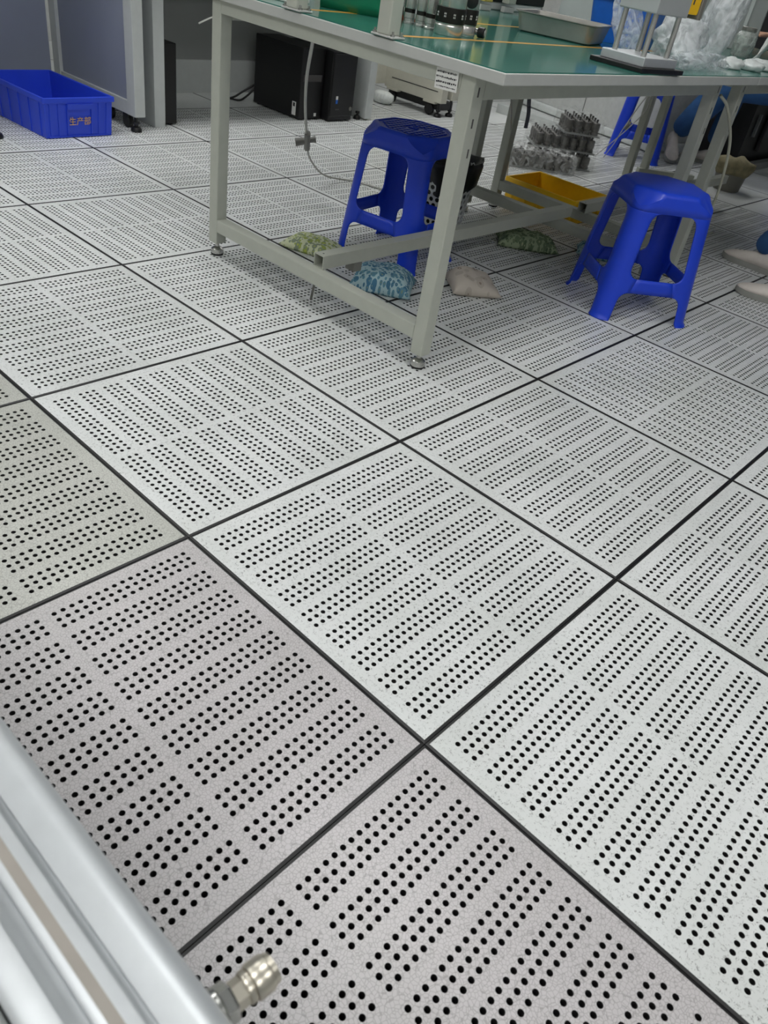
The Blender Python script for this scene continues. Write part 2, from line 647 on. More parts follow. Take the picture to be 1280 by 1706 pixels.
# ------------------------------------------------------------------ workbenches
def workbench(label, y0, y1, yt0, yt1, first_bench=False, extra=None):
    """leg centres at x=-.84/-1.76 and y0,y1; top from yt0 to yt1"""
    t = thing('workbench', label, 'workbench', (-1.3, y0, 0))
    X0, X1 = -1.76 + 1.3, -0.84 + 1.3
    Y1 = y1 - y0
    h = .0205
    top = MB().box(-2.05 + 1.3, -.735 + 1.3, yt0 - y0, yt1 - y0, .729, .753).build('tabletop', M['edge'], t, bevel=.002)
    mt = MB().box(-2.045 + 1.3, -.74 + 1.3, yt0 - y0 + .005, yt1 - y0 - (.005 if first_bench else 0), .753, .7555).build('mat', M['mat_green'], top)
    for (x, y) in ((X1, 0), (X0, 0), (X0, Y1), (X1, Y1)) + (((X0, extra - y0), (X1, extra - y0)) if extra else ()):
        lg = MB().box(x - h, x + h, y - h, y + h, .042, .729).build('leg', M['frame'], t, bevel=.003)
        ft = MB()
        T = Matrix.Translation((x, y, 0))
        ft.lathe([(.019, 0), (.021, .002), (.021, .006)], 20, 1, T)
        ft.lathe([(.0205, .006), (.021, .012), (.0195, .02), (.012, .026), (.007, .028), (.007, .043)], 20, 0, T)
        ft.build('leveling_foot', [M['zinc'], M['rubber']], lg, smooth='auto')
        if abs(x - X1) < .01:
            for z in (.70, .635, .57):
                st = MB().box(x + h - .001, x + h + .0006, y - .004 + .006 * (z < .6), y + .001 + .006 * (z < .6), z - .012, z + .008)
                st.build('slot', M['chair_dark'], lg)
    for (a, c, d, e) in ((X0 + h, X1 - h, -h, h), (X0 + h, X1 - h, Y1 - h, Y1 + h), (X0 - h, X0 + h, h, Y1 - h), (X1 - h, X1 + h, h, Y1 - h)):
        MB().box(a, c, d, e, (.696 if (d < -.01 and e < .03 and c - a > .5) else .682), .729).build('apron', M['frame'], t, bevel=.002)
    for y in ((0,) if extra else (0, Y1)):
        MB().box(X0 + h, X1 - h, y - .02, y + .02, .082, .122).build('end_stretcher', M['frame'], t, bevel=.002)
    if extra:
        T = Matrix.Translation((X0 - .02, extra - y0 + .17, 0)) @ Matrix.Rotation(math.radians(50), 4, 'Z')
        MB().box(0, .36, -.02, .02, .03, .07, T=T).build('low_rail', M['frame'], t, bevel=.002)
    # long square tube lying on the end stretchers, open at its ends
    xa, xb, ya, yb, z0, z1 = -1.285 + 1.3 - .02, -1.285 + 1.3 + .02, .012 if first_bench else -.04, Y1 + (.075 if first_bench else .01), .1225, .1625
    tb = MB()
    w = .0022
    for a in ((xa, xb, ya, yb, z0, z0 + w), (xa, xb, ya, yb, z1 - w, z1), (xa, xa + w, ya, yb, z0 + w, z1 - w), (xb - w, xb, ya, yb, z0 + w, z1 - w)):
        tb.box(*a)
    ls = tb.build('long_stretcher', M['frame'], t)
    MB().lathe([(.003, .163), (.003, .1627)], 10, 0, Matrix.Translation(((xa + xb) / 2, ya + .018, 0))).build('bolt_hole', M['rubber'], ls)
    return t, top


bench, btop = workbench('nearest grey steel workbench, its green top holding machined parts and a steel tray', .935, 2.30, .90, 2.402, first_bench=True)
bench2, btop2 = workbench('farther grey steel workbench behind the right blue stool, covered in plastic bags', 2.53, 4.035, 2.404, 4.13, extra=3.83)
# yellow tape lines along the mat
for k, x in enumerate((-1.125, -1.46)):
    tape = MB().box(x - .010 + 1.3, x + .010 + 1.3, .91 - .935, 2.398 - .935, .7554, .7558).build('tape', M['tape'], btop)
MB().tube([(-1.782 + 1.3, -.006, .684), (-1.81 + 1.3, -.012, .672), (-1.845 + 1.3, -.018, .655)], .0022, 6).build('wire_end', M['paper'], bench, smooth=True)

MB().rod((-1.287 + 1.3, .008, .083), (-1.325 + 1.3, .035, .002), .004, 8).build('stud', M['fitting'], bench)
MB().box(-.005, .035, .15, .185, .092, .123).build('tube_clamp', M['fitting'], bench, bevel=.003)

# paper label on the near leg's apron
lb = thing('paper_label', 'small white printed paper label taped under the workbench edge by its near leg', 'label', (-.899, .912, .70))
T = Matrix.Rotation(math.radians(-2), 4, 'Y')
MB().box(-.033, .033, -.0008, 0, -.014, .028, T=T).build('sheet', M['paper'], lb)
ln = MB()
for r, (z, hh, xs) in enumerate(((.021, .0045, -.03), (.011, .0045, -.031), (.001, .005, -.03), (-.008, .003, -.027))):
    x = xs
    k = random.Random(r)
    while x < .027:
        wv = k.uniform(.0012, .0045)
        ln.box(x, x + wv, -.0012, -.0008, z - hh * k.uniform(.2, .5), z + hh * k.uniform(.1, .5), T=T)
        x += wv + k.uniform(.0008, .0022)
ln.build('print', M['ink'], lb)['kind'] = 'stuff'


# ------------------------------------------------------------------ plastic stools
def stool(label, loc, rz, h, at, ab, r, win, arch, ribbed, chamf=0.02, cat='stool', win_w=.56, mtl='blue', leg_bot=.62):
    t = thing('plastic_stool', label, cat, loc, rz, None)
    zt = h - chamf                       # shell height below the rounded seat edge
    w0, w1 = win                         # window z range
    a1 = arch                            # arch top z
    NC = 7

    def half(z):
        k = z / h
        a = ab + (at - ab) * k
        if z < .012:
            a += .006 * (1 - z / .012)
        return a

    def pt(side, s, z):
        a = half(z)
        Ls = a - r
        tot = Ls + r * PI / 4
        p = s * tot
        if abs(p) <= Ls:
            x, y = p, a
        else:
            f = (abs(p) - Ls) / r
            x = math.copysign(Ls + r * math.sin(f), p)
            y = a - r + r * math.cos(f)
        c, sn = (1, 0, -1, 0)[side], (0, 1, 0, -1)[side]
        return (x * c - y * sn, x * sn + y * c, z)

    def rounded(z, lo, hi, w, rr):
        d = min(z - lo, hi - z)
        if lo is None:
            d = hi - z
        if d >= rr:
            return w
        return w - rr / .15 * (1 - math.sqrt(max(0, 1 - (1 - max(d, 0) / rr) ** 2)))

    def width(z):
        if z <= a1:
            d = a1 - z
            base = leg_bot + (win_w + .05 - leg_bot) * min(1, z / a1)
            rr = .03
            if d < rr:
                base -= rr / .15 * (1 - math.sqrt(max(0, 1 - (1 - d / rr) ** 2)))
            return base
        if z < w0 or z > w1:
            return None
        k = (z - w0) / (w1 - w0)
        return rounded(z, w0, w1, win_w - .06 * k, .034)

    def levels(lo, hi, dense_lo, dense_hi):
        out = [lo]
        for d in (.0015, .005, .011, .02, .034):
            if dense_lo:
                out.append(lo + d)
            if dense_hi:
                out.append(hi - d)
        n = max(2, int((hi - lo) / .05))
        out += [lo + (hi - lo) * k / n for k in range(n + 1)]
        out = sorted(set(round(v, 5) for v in out if lo <= v <= hi))
        return out

    # legs: one per corner, from the floor to the window's top
    zl = [0, .003, .012] + levels(.02, a1, False, True) + levels(a1, w0, False, False)[1:] + levels(w0, w1, True, True)[1:]
    for c in range(4):
        b = MB()
        rows = []
        for z in zl:
            w = width(z)
            if w is None or a1 < z < w0:
                wl = rounded(a1 - 1e-6, 0, a1, win_w, 0.0001) if False else None
                # solid band: keep the narrower of both edges
                k = (z - a1) / (w0 - a1)
                wl = width(a1) * (1 - k) + width(w0) * k
                w = wl
            row = []
            for k in range(NC):
                row.append(pt(c, w + (1 - w) * k / (NC - 1), z))
            for k in range(1, NC):
                s = -1 + (1 - w) * k / (NC - 1)
                row.append(pt((c + 3) % 4, s, z))
            rows.append(row)
        n = len(rows[0])
        vs = [p for rw in rows for p in rw]
        fs = [(i * n + k, (i + 1) * n + k, (i + 1) * n + k + 1, i * n + k + 1) for i in range(len(rows) - 1) for k in range(n - 1)]
        b.add(vs, fs)
        b.build('leg', M[mtl], t, smooth='auto', solid=.004, fix=False)
        # stretcher of this side
        st = MB()
        zs = [a1 + (w0 - a1) * k / 3 for k in range(4)]
        rows = []
        for z in zs:
            k = (z - a1) / (w0 - a1)
            w = width(a1) * (1 - k) + width(w0) * k
            rows.append([pt(c, -w + 2 * w * q / 8, z) for q in range(9)])
        vs = [p for rw in rows for p in rw]
        st.add(vs, [(i * 9 + q, (i + 1) * 9 + q, (i + 1) * 9 + q + 1, i * 9 + q + 1) for i in range(3) for q in range(8)])
        st.build('stretcher', M[mtl], t, smooth='auto', solid=.004, fix=False)
    # seat: apron band plus rounded top
    b = MB()
    ring = []
    N, SF, DROP = 24, .5, .034
    sl = [1 - 2 * q / N for q in range(N)]
    for lv in range(3):
        row = []
        for c in range(4):
            for s in sl:
                top = zt - DROP * max(0.0, (abs(s) - SF) / (1 - SF)) ** .9
                row.append(pt(c, s, (w1, w1 + (top - w1) * .55, top)[lv]))
        ring.append(row)

    def topring(z, d):
        row = []
        k = (half(zt) - d) / half(zt)
        for c in range(4):
            for s in sl:
                if abs(s) <= SF:
                    p = pt(c, s, zt)
                else:
                    A = Vector(pt(c, math.copysign(SF, s), zt))
                    B = Vector(pt((c + 3) % 4, -SF, zt) if s > 0 else pt((c + 1) % 4, SF, zt))
                    p = A + (B - A) * (abs(s) - SF) / (1 - SF) * .5
                row.append((p[0] * k, p[1] * k, z))
        return row
    base = list(ring)
    if ribbed:
        prof = [(zt + chamf * .2, .0005), (zt + chamf * .6, .003), (h, .009), (h, .016), (h - .004, .019)]
    else:
        prof = [(zt + chamf * .25, .001), (zt + chamf * .6, .004), (zt + chamf * .9, .010), (h, .018), (h + .0005, .05)]
    for z, d in prof:
        base.append(topring(z, d))
    n = len(base[0])
    vs = [p for rw in base for p in rw]
    fs = [(i * n + k, i * n + (k + 1) % n, (i + 1) * n + (k + 1) % n, (i + 1) * n + k) for i in range(len(base) - 1) for k in range(n)]
    fs.append(tuple((len(base) - 1) * n + k for k in range(n)))
    b.add(vs, fs)
    st = b.build('seat', M[mtl], t, smooth='auto', solid=.004, merge=True, fix=False)
    if ribbed:
        rb = MB()
        a = half(zt) - .03
        nrib = 11
        for k in range(nrib):
            x = -a + 2 * a * (k + .5) / nrib
            nb = 12
            for q in range(nb):
                y = -a + 2 * a * (q + .5) / nb
                if (abs(x) < .02 and abs(y) < .03) or abs(x) + abs(y) > a * 1.42:
                    continue
                rb.box(x - .0055, x + .0055, y - .0075, y + .0075, h - .0045, h - .0003)
        ribs = rb.build('rib_grid', M[mtl], st, bevel=.001, segs=1)
        ribs['kind'] = 'stuff'
        rb = MB()
        rb.box(-.018, .018, -.016, -.009, h - .0045, h + .0003)
        rb.box(-.012, .012, .004, .010, h - .0045, h + .0003)
        rb.build('raised_mark', M[mtl], st, bevel=.001, segs=1)
    return t


stool('blue plastic stool with a ribbed seat under the nearest workbench, beside the black-lined bin', (-1.505, 1.558, 0), math.radians(8.7), .437, .134, .170, .055,
      (.165, .372), .118, True, chamf=.012, win_w=.70, leg_bot=.75)
stool('smooth blue plastic stool with rounded seat standing at the right of the nearest workbench', (-.774, 2.035, 0), math.radians(-40.2), .425, .138, .178, .050,
      (.148, .362), .10, False, chamf=.016, win_w=.66, leg_bot=.74)
stool('blue plastic stool far behind the yellow crate, beside the seated person', (-2.14, 4.64, 0), math.radians(24), .437, .138, .175, .05,
      (.165, .372), .118, False, chamf=.014, win_w=.60, leg_bot=.68)


# ------------------------------------------------------------------ crates
def crate(name, label, loc, rz, L, Wd, H, m, t0=.003, taper=.9, ribs=(4, 2), handle=False):
    """open box, long along local x; L x Wd at the rim"""
    t = thing(name, label, 'crate', loc, rz)
    b = MB()
    lo, hi = (L * taper / 2, Wd * taper / 2), (L / 2 - .008, Wd / 2 - .008)

    def ring(hx, hy, z):
        return [(-hx, -hy, z), (hx, -hy, z), (hx, hy, z), (-hx, hy, z)]
    R = [ring(lo[0], lo[1], 0), ring(hi[0], hi[1], H - .022), ring(L / 2, Wd / 2, H - .022), ring(L / 2, Wd / 2, H),
         ring(hi[0] - t0, hi[1] - t0, H), ring(lo[0] - t0, lo[1] - t0, .004)]
    vs = [p for r_ in R for p in r_]
    fs = [(3, 2, 1, 0), (20, 21, 22, 23)]
    for i in range(5):
        for k in range(4):
            fs.append((i * 4 + k, i * 4 + (k + 1) % 4, (i + 1) * 4 + (k + 1) % 4, (i + 1) * 4 + k))
    b.add(vs, fs)
    body = b.build('body', m, t, bevel=.003)
    for (n, ax) in ((ribs[0], 0), (ribs[1], 1)):
        for sgn in (-1, 1):
            for u in ([-1 + 2 * (k + .5) / n for k in range(n)] if isinstance(n, int) else n):
                rb = MB()
                for (za, zb) in ((.004, H - .022),):
                    ha, hb = lo, hi
                    pts = []
                    for z, hh in ((za, ha), (zb, hb)):
                        for du in (-.006, .006):
                            for out in (0, .004):
                                if ax == 0:
                                    pts.append((u * hh[0] + du, sgn * (hh[1] + out), z))
                                else:
                                    pts.append((sgn * (hh[0] + out), u * hh[1] + du, z))
                    rb.add(pts, [(0, 1, 3, 2), (4, 6, 7, 5), (0, 4, 5, 1), (1, 5, 7, 3), (3, 7, 6, 2), (2, 6, 4, 0)])
                rb.build('rib', m, t)
    return t, lo, hi


cr, lo, hi = crate('plastic_crate', 'open blue plastic crate lettered in orange on the floor at the left', (-3.42, 1.225, 0), math.radians(2), .54, .345, .165, M['crate_blue'], taper=.93, ribs=(6, (-.84, -.6, .6, .84)))
# grip panel at the front (+x) end and the stencil
tilt = math.atan2((hi[0] - lo[0]), .143)
for (y0, y1, z0, z1, o_) in ((-.062, .062, .118, .14, .012), (-.062, -.055, .012, .118, .006), (.055, .062, .012, .118, .006)):
    xa = lo[0] + (hi[0] - lo[0]) * z0 / .143
    xb = lo[0] + (hi[0] - lo[0]) * z1 / .143
    gp = MB().add([(xa - .004, y0, z0), (xa + o_, y0, z0), (xa + o_, y1, z0), (xa - .004, y1, z0), (xb - .004, y0, z1), (xb + o_, y0, z1), (xb + o_, y1, z1), (xb - .004, y1, z1)],
           [(3, 2, 1, 0), (4, 5, 6, 7), (0, 1, 5, 4), (1, 2, 6, 5), (2, 3, 7, 6), (3, 0, 4, 7)])
    gp.build('grip_edge', M['crate_blue'], cr)
for z in (.006, .1435):
    gp = MB().box(lo[0] + (hi[0] - lo[0]) * z / .143 - .004, lo[0] + (hi[0] - lo[0]) * z / .143 + .006, -.15, .15, z - .003, z + .003)
    gp.build('band', M['crate_blue'], cr)
xm = lo[0] + (hi[0] - lo[0]) * .07 / .143 + .0025
xm += .002
T = Matrix.Translation((xm, .0, .066)) @ Matrix.Rotation(PI / 2, 4, 'Z') @ Matrix.Rotation(PI / 2 + .06, 4, 'X')
text_mesh('lettering', '生产部', .036, M['orange'], cr, T)
yc, lo2, hi2 = crate('plastic_crate', 'shallow open yellow plastic crate on the floor behind the bench stretchers', (-1.605, 2.80, 0), 0, .40, .30, .115, M['yellow'], taper=.93, ribs=(5, 4))


# ------------------------------------------------------------------ floral sandbags on the floor
def pillow(label, loc, rz, L, Wd, H, m, seed, name='sand_bag', lean=(0, 0)):
    b = MB()
    N = 22
    vs = []

    def hz(u, v):
        e = max(0.0, 1 - abs(u) ** 3.2) * max(0.0, 1 - abs(v) ** 3.2)
        return e ** .55

    for side in (1, -1):
        for i in range(N + 1):
            for j in range(N + 1):
                u, v = -1 + 2 * i / N, -1 + 2 * j / N
                f = hz(u, v)
                pin = 1 - .07 * (1 - abs(v) ** 2) * abs(u) - .07 * (1 - abs(u) ** 2) * abs(v)
                x, y = u * L / 2 * pin, v * Wd / 2 * pin
                nz = noise.noise((u * 2.2 + seed, v * 2.2, side)) * .22 + noise.noise((u * 5 + seed, v * 5, side)) * .08
                if side > 0:
                    z = .012 + H * f * (1 + nz + lean[0] * u + lean[1] * v)
                else:
                    z = .012 - .011 * min(1, f * 2)
                vs.append((x, y, z))
    K = (N + 1) ** 2
    fs = []
    for s_ in (0, 1):
        for i in range(N):
            for j in range(N):
                q = [s_ * K + i * (N + 1) + j, s_ * K + (i + 1) * (N + 1) + j, s_ * K + (i + 1) * (N + 1) + j + 1, s_ * K + i * (N + 1) + j + 1]
                fs.append(q if s_ == 0 else q[::-1])
    b.add(vs, fs)
    o = b.build(name, m, None, smooth=True, merge=True)
    o.location = loc
    o.rotation_euler = (0, 0, rz)
    return tag(o, label, 'bag')


pillow('blue floral cloth bag on the floor in front of the ribbed blue stool', (-1.297, 1.272, 0), math.radians(34), .215, .185, .058, M['cloth_blue'], 1)
pillow('beige cloth bag with ring dots on the floor behind the near bench leg', (-1.135, 1.565, 0), math.radians(52), .18, .17, .045, M['cloth_beige'], 2, lean=(-.3, .2))
pillow('flat yellow-green floral cloth bag on the floor behind the front stretcher', (-1.665, 1.285, 0), math.radians(20), .20, .15, .03, M['cloth_green'], 3)
pillow('olive green floral cloth bag on the floor below the yellow crate', (-1.335, 2.255 - .06, 0), math.radians(42), .26, .16, .045, M['cloth_olive'], 4)
pillow('dark teal cloth bag half hidden between the olive bag and the right stool', (-1.12, 2.42, 0), math.radians(30), .18, .13, .04, M['cloth_blue'], 5)

# ------------------------------------------------------------------ bin with black liner
bn = thing('waste_bin', 'white honeycomb waste bin with a black bag folded over its rim', 'bin', (-1.655, 1.985, 0))
b = MB()
nh, RB, RT, HB = 26, .095, .122, .262


def onbin(th, z):
    r_ = RB + (RT - RB) * z / HB
    return (r_ * math.cos(th), r_ * math.sin(th), z)


dz = 2 * PI * .108 / nh
row = 0
z = .02
while z < HB - .01:
    for k in range(nh):
        th = 2 * PI * (k + .5 * (row % 2)) / nh
        outer, inner = [], []
        for q in range(6):
            a = PI / 6 + q * PI / 3
            outer.append(onbin(th + math.cos(a) * 2 * PI / nh / math.sqrt(3), z + math.sin(a) * dz / math.sqrt(3)))
        for q in range(12):
            a = PI / 6 + q * PI / 6
            inner.append(onbin(th + math.cos(a) * 2 * PI / nh * .34, z + math.sin(a) * dz * .34))
        vs = outer + inner
        fs = []
        for q in range(6):
            fs.append((q, (q + 1) % 6, 6 + (2 * q + 2) % 12, 6 + (2 * q + 1) % 12))
            fs.append((q, 6 + (2 * q + 1) % 12, 6 + (2 * q) % 12))
        b.add(vs, fs)
    z += dz * .866
    row += 1
sh = b.build('honeycomb_wall', M['whiteplastic'], bn, solid=.002, fix=False)
MB().lathe([(RB - .002, .001), (RB, .004), (RB + .002, .022)], 40).build('base', M['whiteplastic'], bn, smooth='auto')
b = MB()
n = 64
prof = [(-.012, .165), (-.007, .19), (-.003, .22), (.004, .25), (.006, .27), (-.001, .283), (-.012, .28), (-.02, .25), (-.026, .16), (-.03, .03)]
vs, fs = [], []
for i, (dr, zz) in enumerate(prof):
    for k in range(n):
        a = 2 * PI * k / n
        nz = noise.noise((math.cos(a) * 3, math.sin(a) * 3, zz * 14 + 3))
        zl = zz
        if i == 0:
            zl = zz + .035 * noise.noise((math.cos(a) * 2.2, math.sin(a) * 2.2, 9)) + .02 * math.sin(a * 2 + 1)
        elif i == 1:
            zl = zz + .015 * noise.noise((math.cos(a) * 2.2, math.sin(a) * 2.2, 9))
        r_ = RB + (RT - RB) * zl / HB + dr + .013 + .017 * nz * (1 if i < 8 else .3)
        vs.append((r_ * math.cos(a), r_ * math.sin(a), zl + .006 * nz))
for i in range(len(prof) - 1):
    for k in range(n):
        fs.append((i * n + k, i * n + (k + 1) % n, (i + 1) * n + (k + 1) % n, (i + 1) * n + k))
b.add(vs, fs)
b.build('bin_liner', M['blackbag'], bn, smooth=True, fix=False)

# ------------------------------------------------------------------ hanging hoses
hs = thing('air_hose', 'grey air hose with an inline valve hanging from the bench down to the floor', 'hose', (-1.75, 1.32, 0))


def rel(pts, o):
    return [Vector(p) - Vector(o) for p in pts]


O = hs.location
hp = [(-1.62, 1.185, .685), (-1.74, 1.285, .60), (-1.88, 1.405, .48), (-1.98, 1.50, .38)]
HOSE_VALVE = Vector((-2.085, 1.61, .245))
MB().tube(spline(rel([(-1.572, 1.121, .70), (-1.655, 1.192, .64), (-1.80, 1.316, .53), (-1.925, 1.435, .42), (-2.03, 1.545, .315), HOSE_VALVE], O)), .0055).build('tube', M['hose'], hs, smooth=True)
MB().tube(spline(rel([HOSE_VALVE, (-2.13, 1.67, .17), (-2.20, 1.80, .085), (-2.265, 1.94, .03), (-2.25, 2.08, .006), (-2.12, 2.13, .006), (-1.95, 2.16, .006), (-1.82, 2.28, .006)], O)), .0042).build('tube', M['hose'], hs, smooth=True)
v = MB()
c = HOSE_VALVE - Vector(O)
v.rod(c + Vector((.03, -.03, .035)), c + Vector((-.02, .02, -.035)), .0125, 14)
v.rod(c + Vector((.0, .0, .0)), c + Vector((-.03, -.035, -.012)), .012, 14, r1=.016)
v.rod(c, c + Vector((.022, .025, .01)), .009, 12, r1=.013)
v.build('valve', M['fitting'], hs, smooth='auto')

tb = MB().tube(spline([(-.82, 2.335, .68), (-.812, 2.42, .64), (-.80, 2.53, .535), (-.80, 2.60, .42), (-.815, 2.67, .29), (-.86, 2.78, .14), (-.92, 3.0, .03), (-1.0, 3.22, .006), (-1.03, 3.45, .006)]), .0055)
tag(tb.build('clear_hose', M['clearhose'], None, smooth=True), 'pale clear hose looping down over the right bench legs to the floor', 'hose')
tag(MB().tube(spline([(-1.05, 1.49, .69), (-1.05, 1.508, .626), (-1.05, 1.523, .586), (-1.05, 1.526, .548)]), .006).build('hose_end', M['darkcable'], None, smooth=True),
    'short dark blue hose end dangling under the bench apron', 'hose')
tag(MB().tube(spline([(-1.57, 2.10, .70), (-1.68, 2.36, .48), (-1.80, 2.62, .24), (-1.93, 2.86, .05), (-1.97, 2.95, .004)]), .004).build('cable', M['hose'], None, smooth=True),
    'thin grey cable hanging straight down beside the far bench leg', 'cable')
cb = thing('air_hose', 'pair of thin grey hoses with a fitting hanging behind the wrapped metal parts', 'hose', (-1.93, 3.9, 0))
O = cb.location
MB().tube(spline(rel([(-1.28, 2.90, .725), (-1.53, 3.3, .53), (-1.72, 3.62, .41), (-1.95, 4.0, .24), (-2.08, 4.2, .11), (-2.17, 4.3, .005)], O)), .0028).build('tube', M['hose'], cb, smooth=True)
MB().tube(spline(rel([(-1.27, 2.93, .725), (-1.53, 3.33, .53), (-1.70, 3.68, .40), (-1.93, 4.02, .245), (-2.1, 4.22, .12), (-2.21, 4.26, .005)], O)), .0028).build('tube', M['hose'], cb, smooth=True)
MB().rod(Vector((-1.93, 4.02, .275)) - Vector(O), Vector((-1.96, 4.05, .235)) - Vector(O), .010, 12).build('fitting', M['fitting'], cb, smooth='auto')


# ------------------------------------------------------------------ wrapped stack of metal parts
def part_proto():
    t = thing('metal_part', 'short grey cylinder with a top pin in the wrapped stack on the floor', 'metal part', (0, 0, 0), 0, 'metal cylinders wrapped in film')
    MB().lathe([(.0205, 0), (.0215, .002), (.0215, .014), (.019, .016), (.019, .024), (.0215, .026), (.0215, .062), (.018, .065)], 14).build('body', M['partmetal'], t, smooth='auto')
    MB().lathe([(.004, .065), (.004, .074), (.0065, .0745), (.0065, .084)], 8).build('pin', M['darkmetal'], t, smooth='auto')
    return t


PX, PY = Vector((-.10, .0)), 0
proto = None
ANG = math.radians(46)
ux, uy = Vector((math.cos(ANG), math.sin(ANG), 0)), Vector((-math.sin(ANG), math.cos(ANG), 0))
LOW = Vector((-2.225, 3.34, 0))
STK = LOW + ux * .16 + uy * .17
cnt = 0


def put(p, lab):
    global proto, cnt
    if proto is None:
        proto = part_proto()
        proto.location = p
        proto['label'] = lab
    else:
        dup(proto, p, rnd.uniform(0, 6), lab)
    cnt += 1


packs = [(0, 7, 4, 0), (1, 7, 4, 0), (2, 4, 4, 3), (-1, 7, 3, 0)]
ORD = ('first', 'second', 'third', 'fourth', 'fifth', 'sixth', 'seventh', 'eighth')
TIER = ('bottom tier of wrapped stack', 'middle tier of wrapped stack', 'top tier of wrapped stack', 'low wrapped tray in front')
trays = []
for (tier, nx, ny, ox) in packs:
    z0 = .012 + max(tier, 0) * .092
    base = STK + (ux * .0 if tier >= 0 else -ux * .0 + uy * .0)
    if tier < 0:
        base = LOW
    tr = MB()
    pts = [base + ux * (.052 * (ox + a) - .03) + uy * bq for a, bq in ((0, -.03), (nx + .15, -.03), (nx + .15, .052 * ny - .022), (0, .052 * ny - .022))]
    tr.prism([(p.x, p.y) for p in pts], z0 - .011, z0 - .003)
    o = tr.build('parts_tray', M['panel_grey'], None)
    tag(o, ['lowest grey tray under the wrapped metal parts stack', 'middle grey tray in the wrapped metal parts stack', 'top grey tray in the wrapped metal parts stack', 'separate low grey tray of wrapped metal parts in front of the stack'][tier], 'tray')
    for a in range(nx):
        for q in range(ny):
            if 0 < a < nx - 1 and 0 < q < ny - 1 and tier in (0,):
                continue
            put(base + ux * (.052 * (ox + a)) + uy * (.052 * q) + Vector((0, 0, z0 - .003)),
                'metal cylinder %s from left, %s row, %s' % (ORD[a], ('front', 'second', 'third', 'back')[q] if tier >= 0 else ('front', 'middle', 'back')[q], TIER[tier]))


def shrink_wrap(name, label, base, ox, nx, ny, z0, z1, seed, m='wrap'):
    b = MB()
    N, K = 26, 10
    vs, fs = [], []
    cx = base + ux * (.052 * (ox + nx / 2) - .026) + uy * (.026 * ny - .026)
    ha, hb = .026 * nx + .018, .026 * ny + .018
    for i in range(K + 1):
        f = i / K
        for k in range(N * 4):
            sd, q = divmod(k, N)
            s = -1 + 2 * q / N
            p = ((s, -1), (1, s), (-s, 1), (-1, -s))[sd]
            if f < .6:
                g, zz = 1, z0 + (z1 - z0) * f / .6
            else:
                g, zz = 1 - (f - .6) / .4, z1
            nz = noise.noise((p[0] * 3 * g + seed, p[1] * 3 * g, f * 5))
            w = cx + ux * (p[0] * ha * g) + uy * (p[1] * hb * g)
            d = Vector((p[0] * ux.x + p[1] * uy.x, p[0] * ux.y + p[1] * uy.y, 0)) * .012 * nz * (f < .6)
            vs.append((w.x + d.x, w.y + d.y, max(.003, zz + .018 * nz * (f > .3))))
    n = N * 4
    for i in range(K):
        for k in range(n):
            fs.append((i * n + k, i * n + (k + 1) % n, (i + 1) * n + (k + 1) % n, (i + 1) * n + k))
    b.add(vs, fs)
    return tag(b.build(name, M[m], None, smooth=True, fix=False), label, 'plastic film')


shrink_wrap('wrapping_film', 'clear film around the tall stack of metal cylinders', STK, 0, 7, 4, .002, .192, 1)
shrink_wrap('wrapping_film', 'crumpled clear film over the top tray of metal cylinders', STK, 3, 4, 4, .196, .292, 2)
shrink_wrap('wrapping_film', 'clear film over the low tray of metal cylinders in front', LOW, 0, 7, 3, .002, .098, 3, 'wrapwhite')

# ------------------------------------------------------------------ left: open machine bay
ma = thing('machine_enclosure', 'tall grey machine enclosure with an open lower bay behind the blue crate', 'machine', (-3.53, 1.2, 0))
b = MB()


def rbox(x0, x1, y0, y1, z0, z1, O=(-3.53, 1.2, 0)):
    return MB().box(x0 - O[0], x1 - O[0], y0 - O[1], y1 - O[1], z0 - O[2], z1 - O[2])


rbox(-3.93, -3.90, .2, 1.50, .10, 1.6).build('back_panel', M['panel_dark'], ma)
rbox(-3.92, -3.86, .2, 1.50, .07, .115).build('bottom_rail', M['panel_light'], ma, bevel=.003)
sp = rbox(-3.9, -3.20, 1.548, 1.574, .12, 1.6).build('side_panel', M['panel_dark'], ma)
for a in ((-3.9, -3.20, 1.535, 1.586, .066, .125), (-3.26, -3.192, 1.533, 1.588, .066, 1.6), (-3.93, -3.87, 1.53, 1.588, .066, 1.6)):
    rbox(*a).build('frame_rail', M['panel_light'], sp, bevel=.002)
rbox(-3.92, -3.192, .2, 1.588, 1.6, 1.64).build('top_panel', M['panel_light'], ma)
rbox(-3.9, -3.19, .2, .25, .066, 1.6).build('side_panel', M['panel_dark'], ma)


def leveler(x, y, par, O, r=.026, zt=.066):
    b = MB()
    T = Matrix.Translation((x - O[0], y - O[1], 0))
    b.lathe([(r, 0), (r, .012), (r * .8, .02), (r * .35, .024), (r * .35, zt)], 16, 0, T)
    b.lathe([(r * .62, .034), (r * .62, .044)], 6, 0, T)
    return b.build('leveling_foot', M['black'], par, smooth='auto')


for x, y in ((-3.215, 1.55), (-3.84, 1.56), (-3.215, .88), (-3.84, .3)):
    leveler(x, y, ma, (-3.53, 1.2, 0))
for x in (-3.30, -3.46):
    cs = MB()
    T = Matrix.Translation((x + 3.53, 1.56 - 1.2, .031)) @ Matrix.Rotation(PI / 2, 4, 'X')
    cs.lathe([(.029, -.012), (.031, -.008), (.031, .008), (.029, .012)], 20, 0, T)
    cs.box(x + 3.53 - .02, x + 3.53 + .02, .345, .375, .045, .066)
    cs.build('caster', M['black'], ma, smooth='auto')

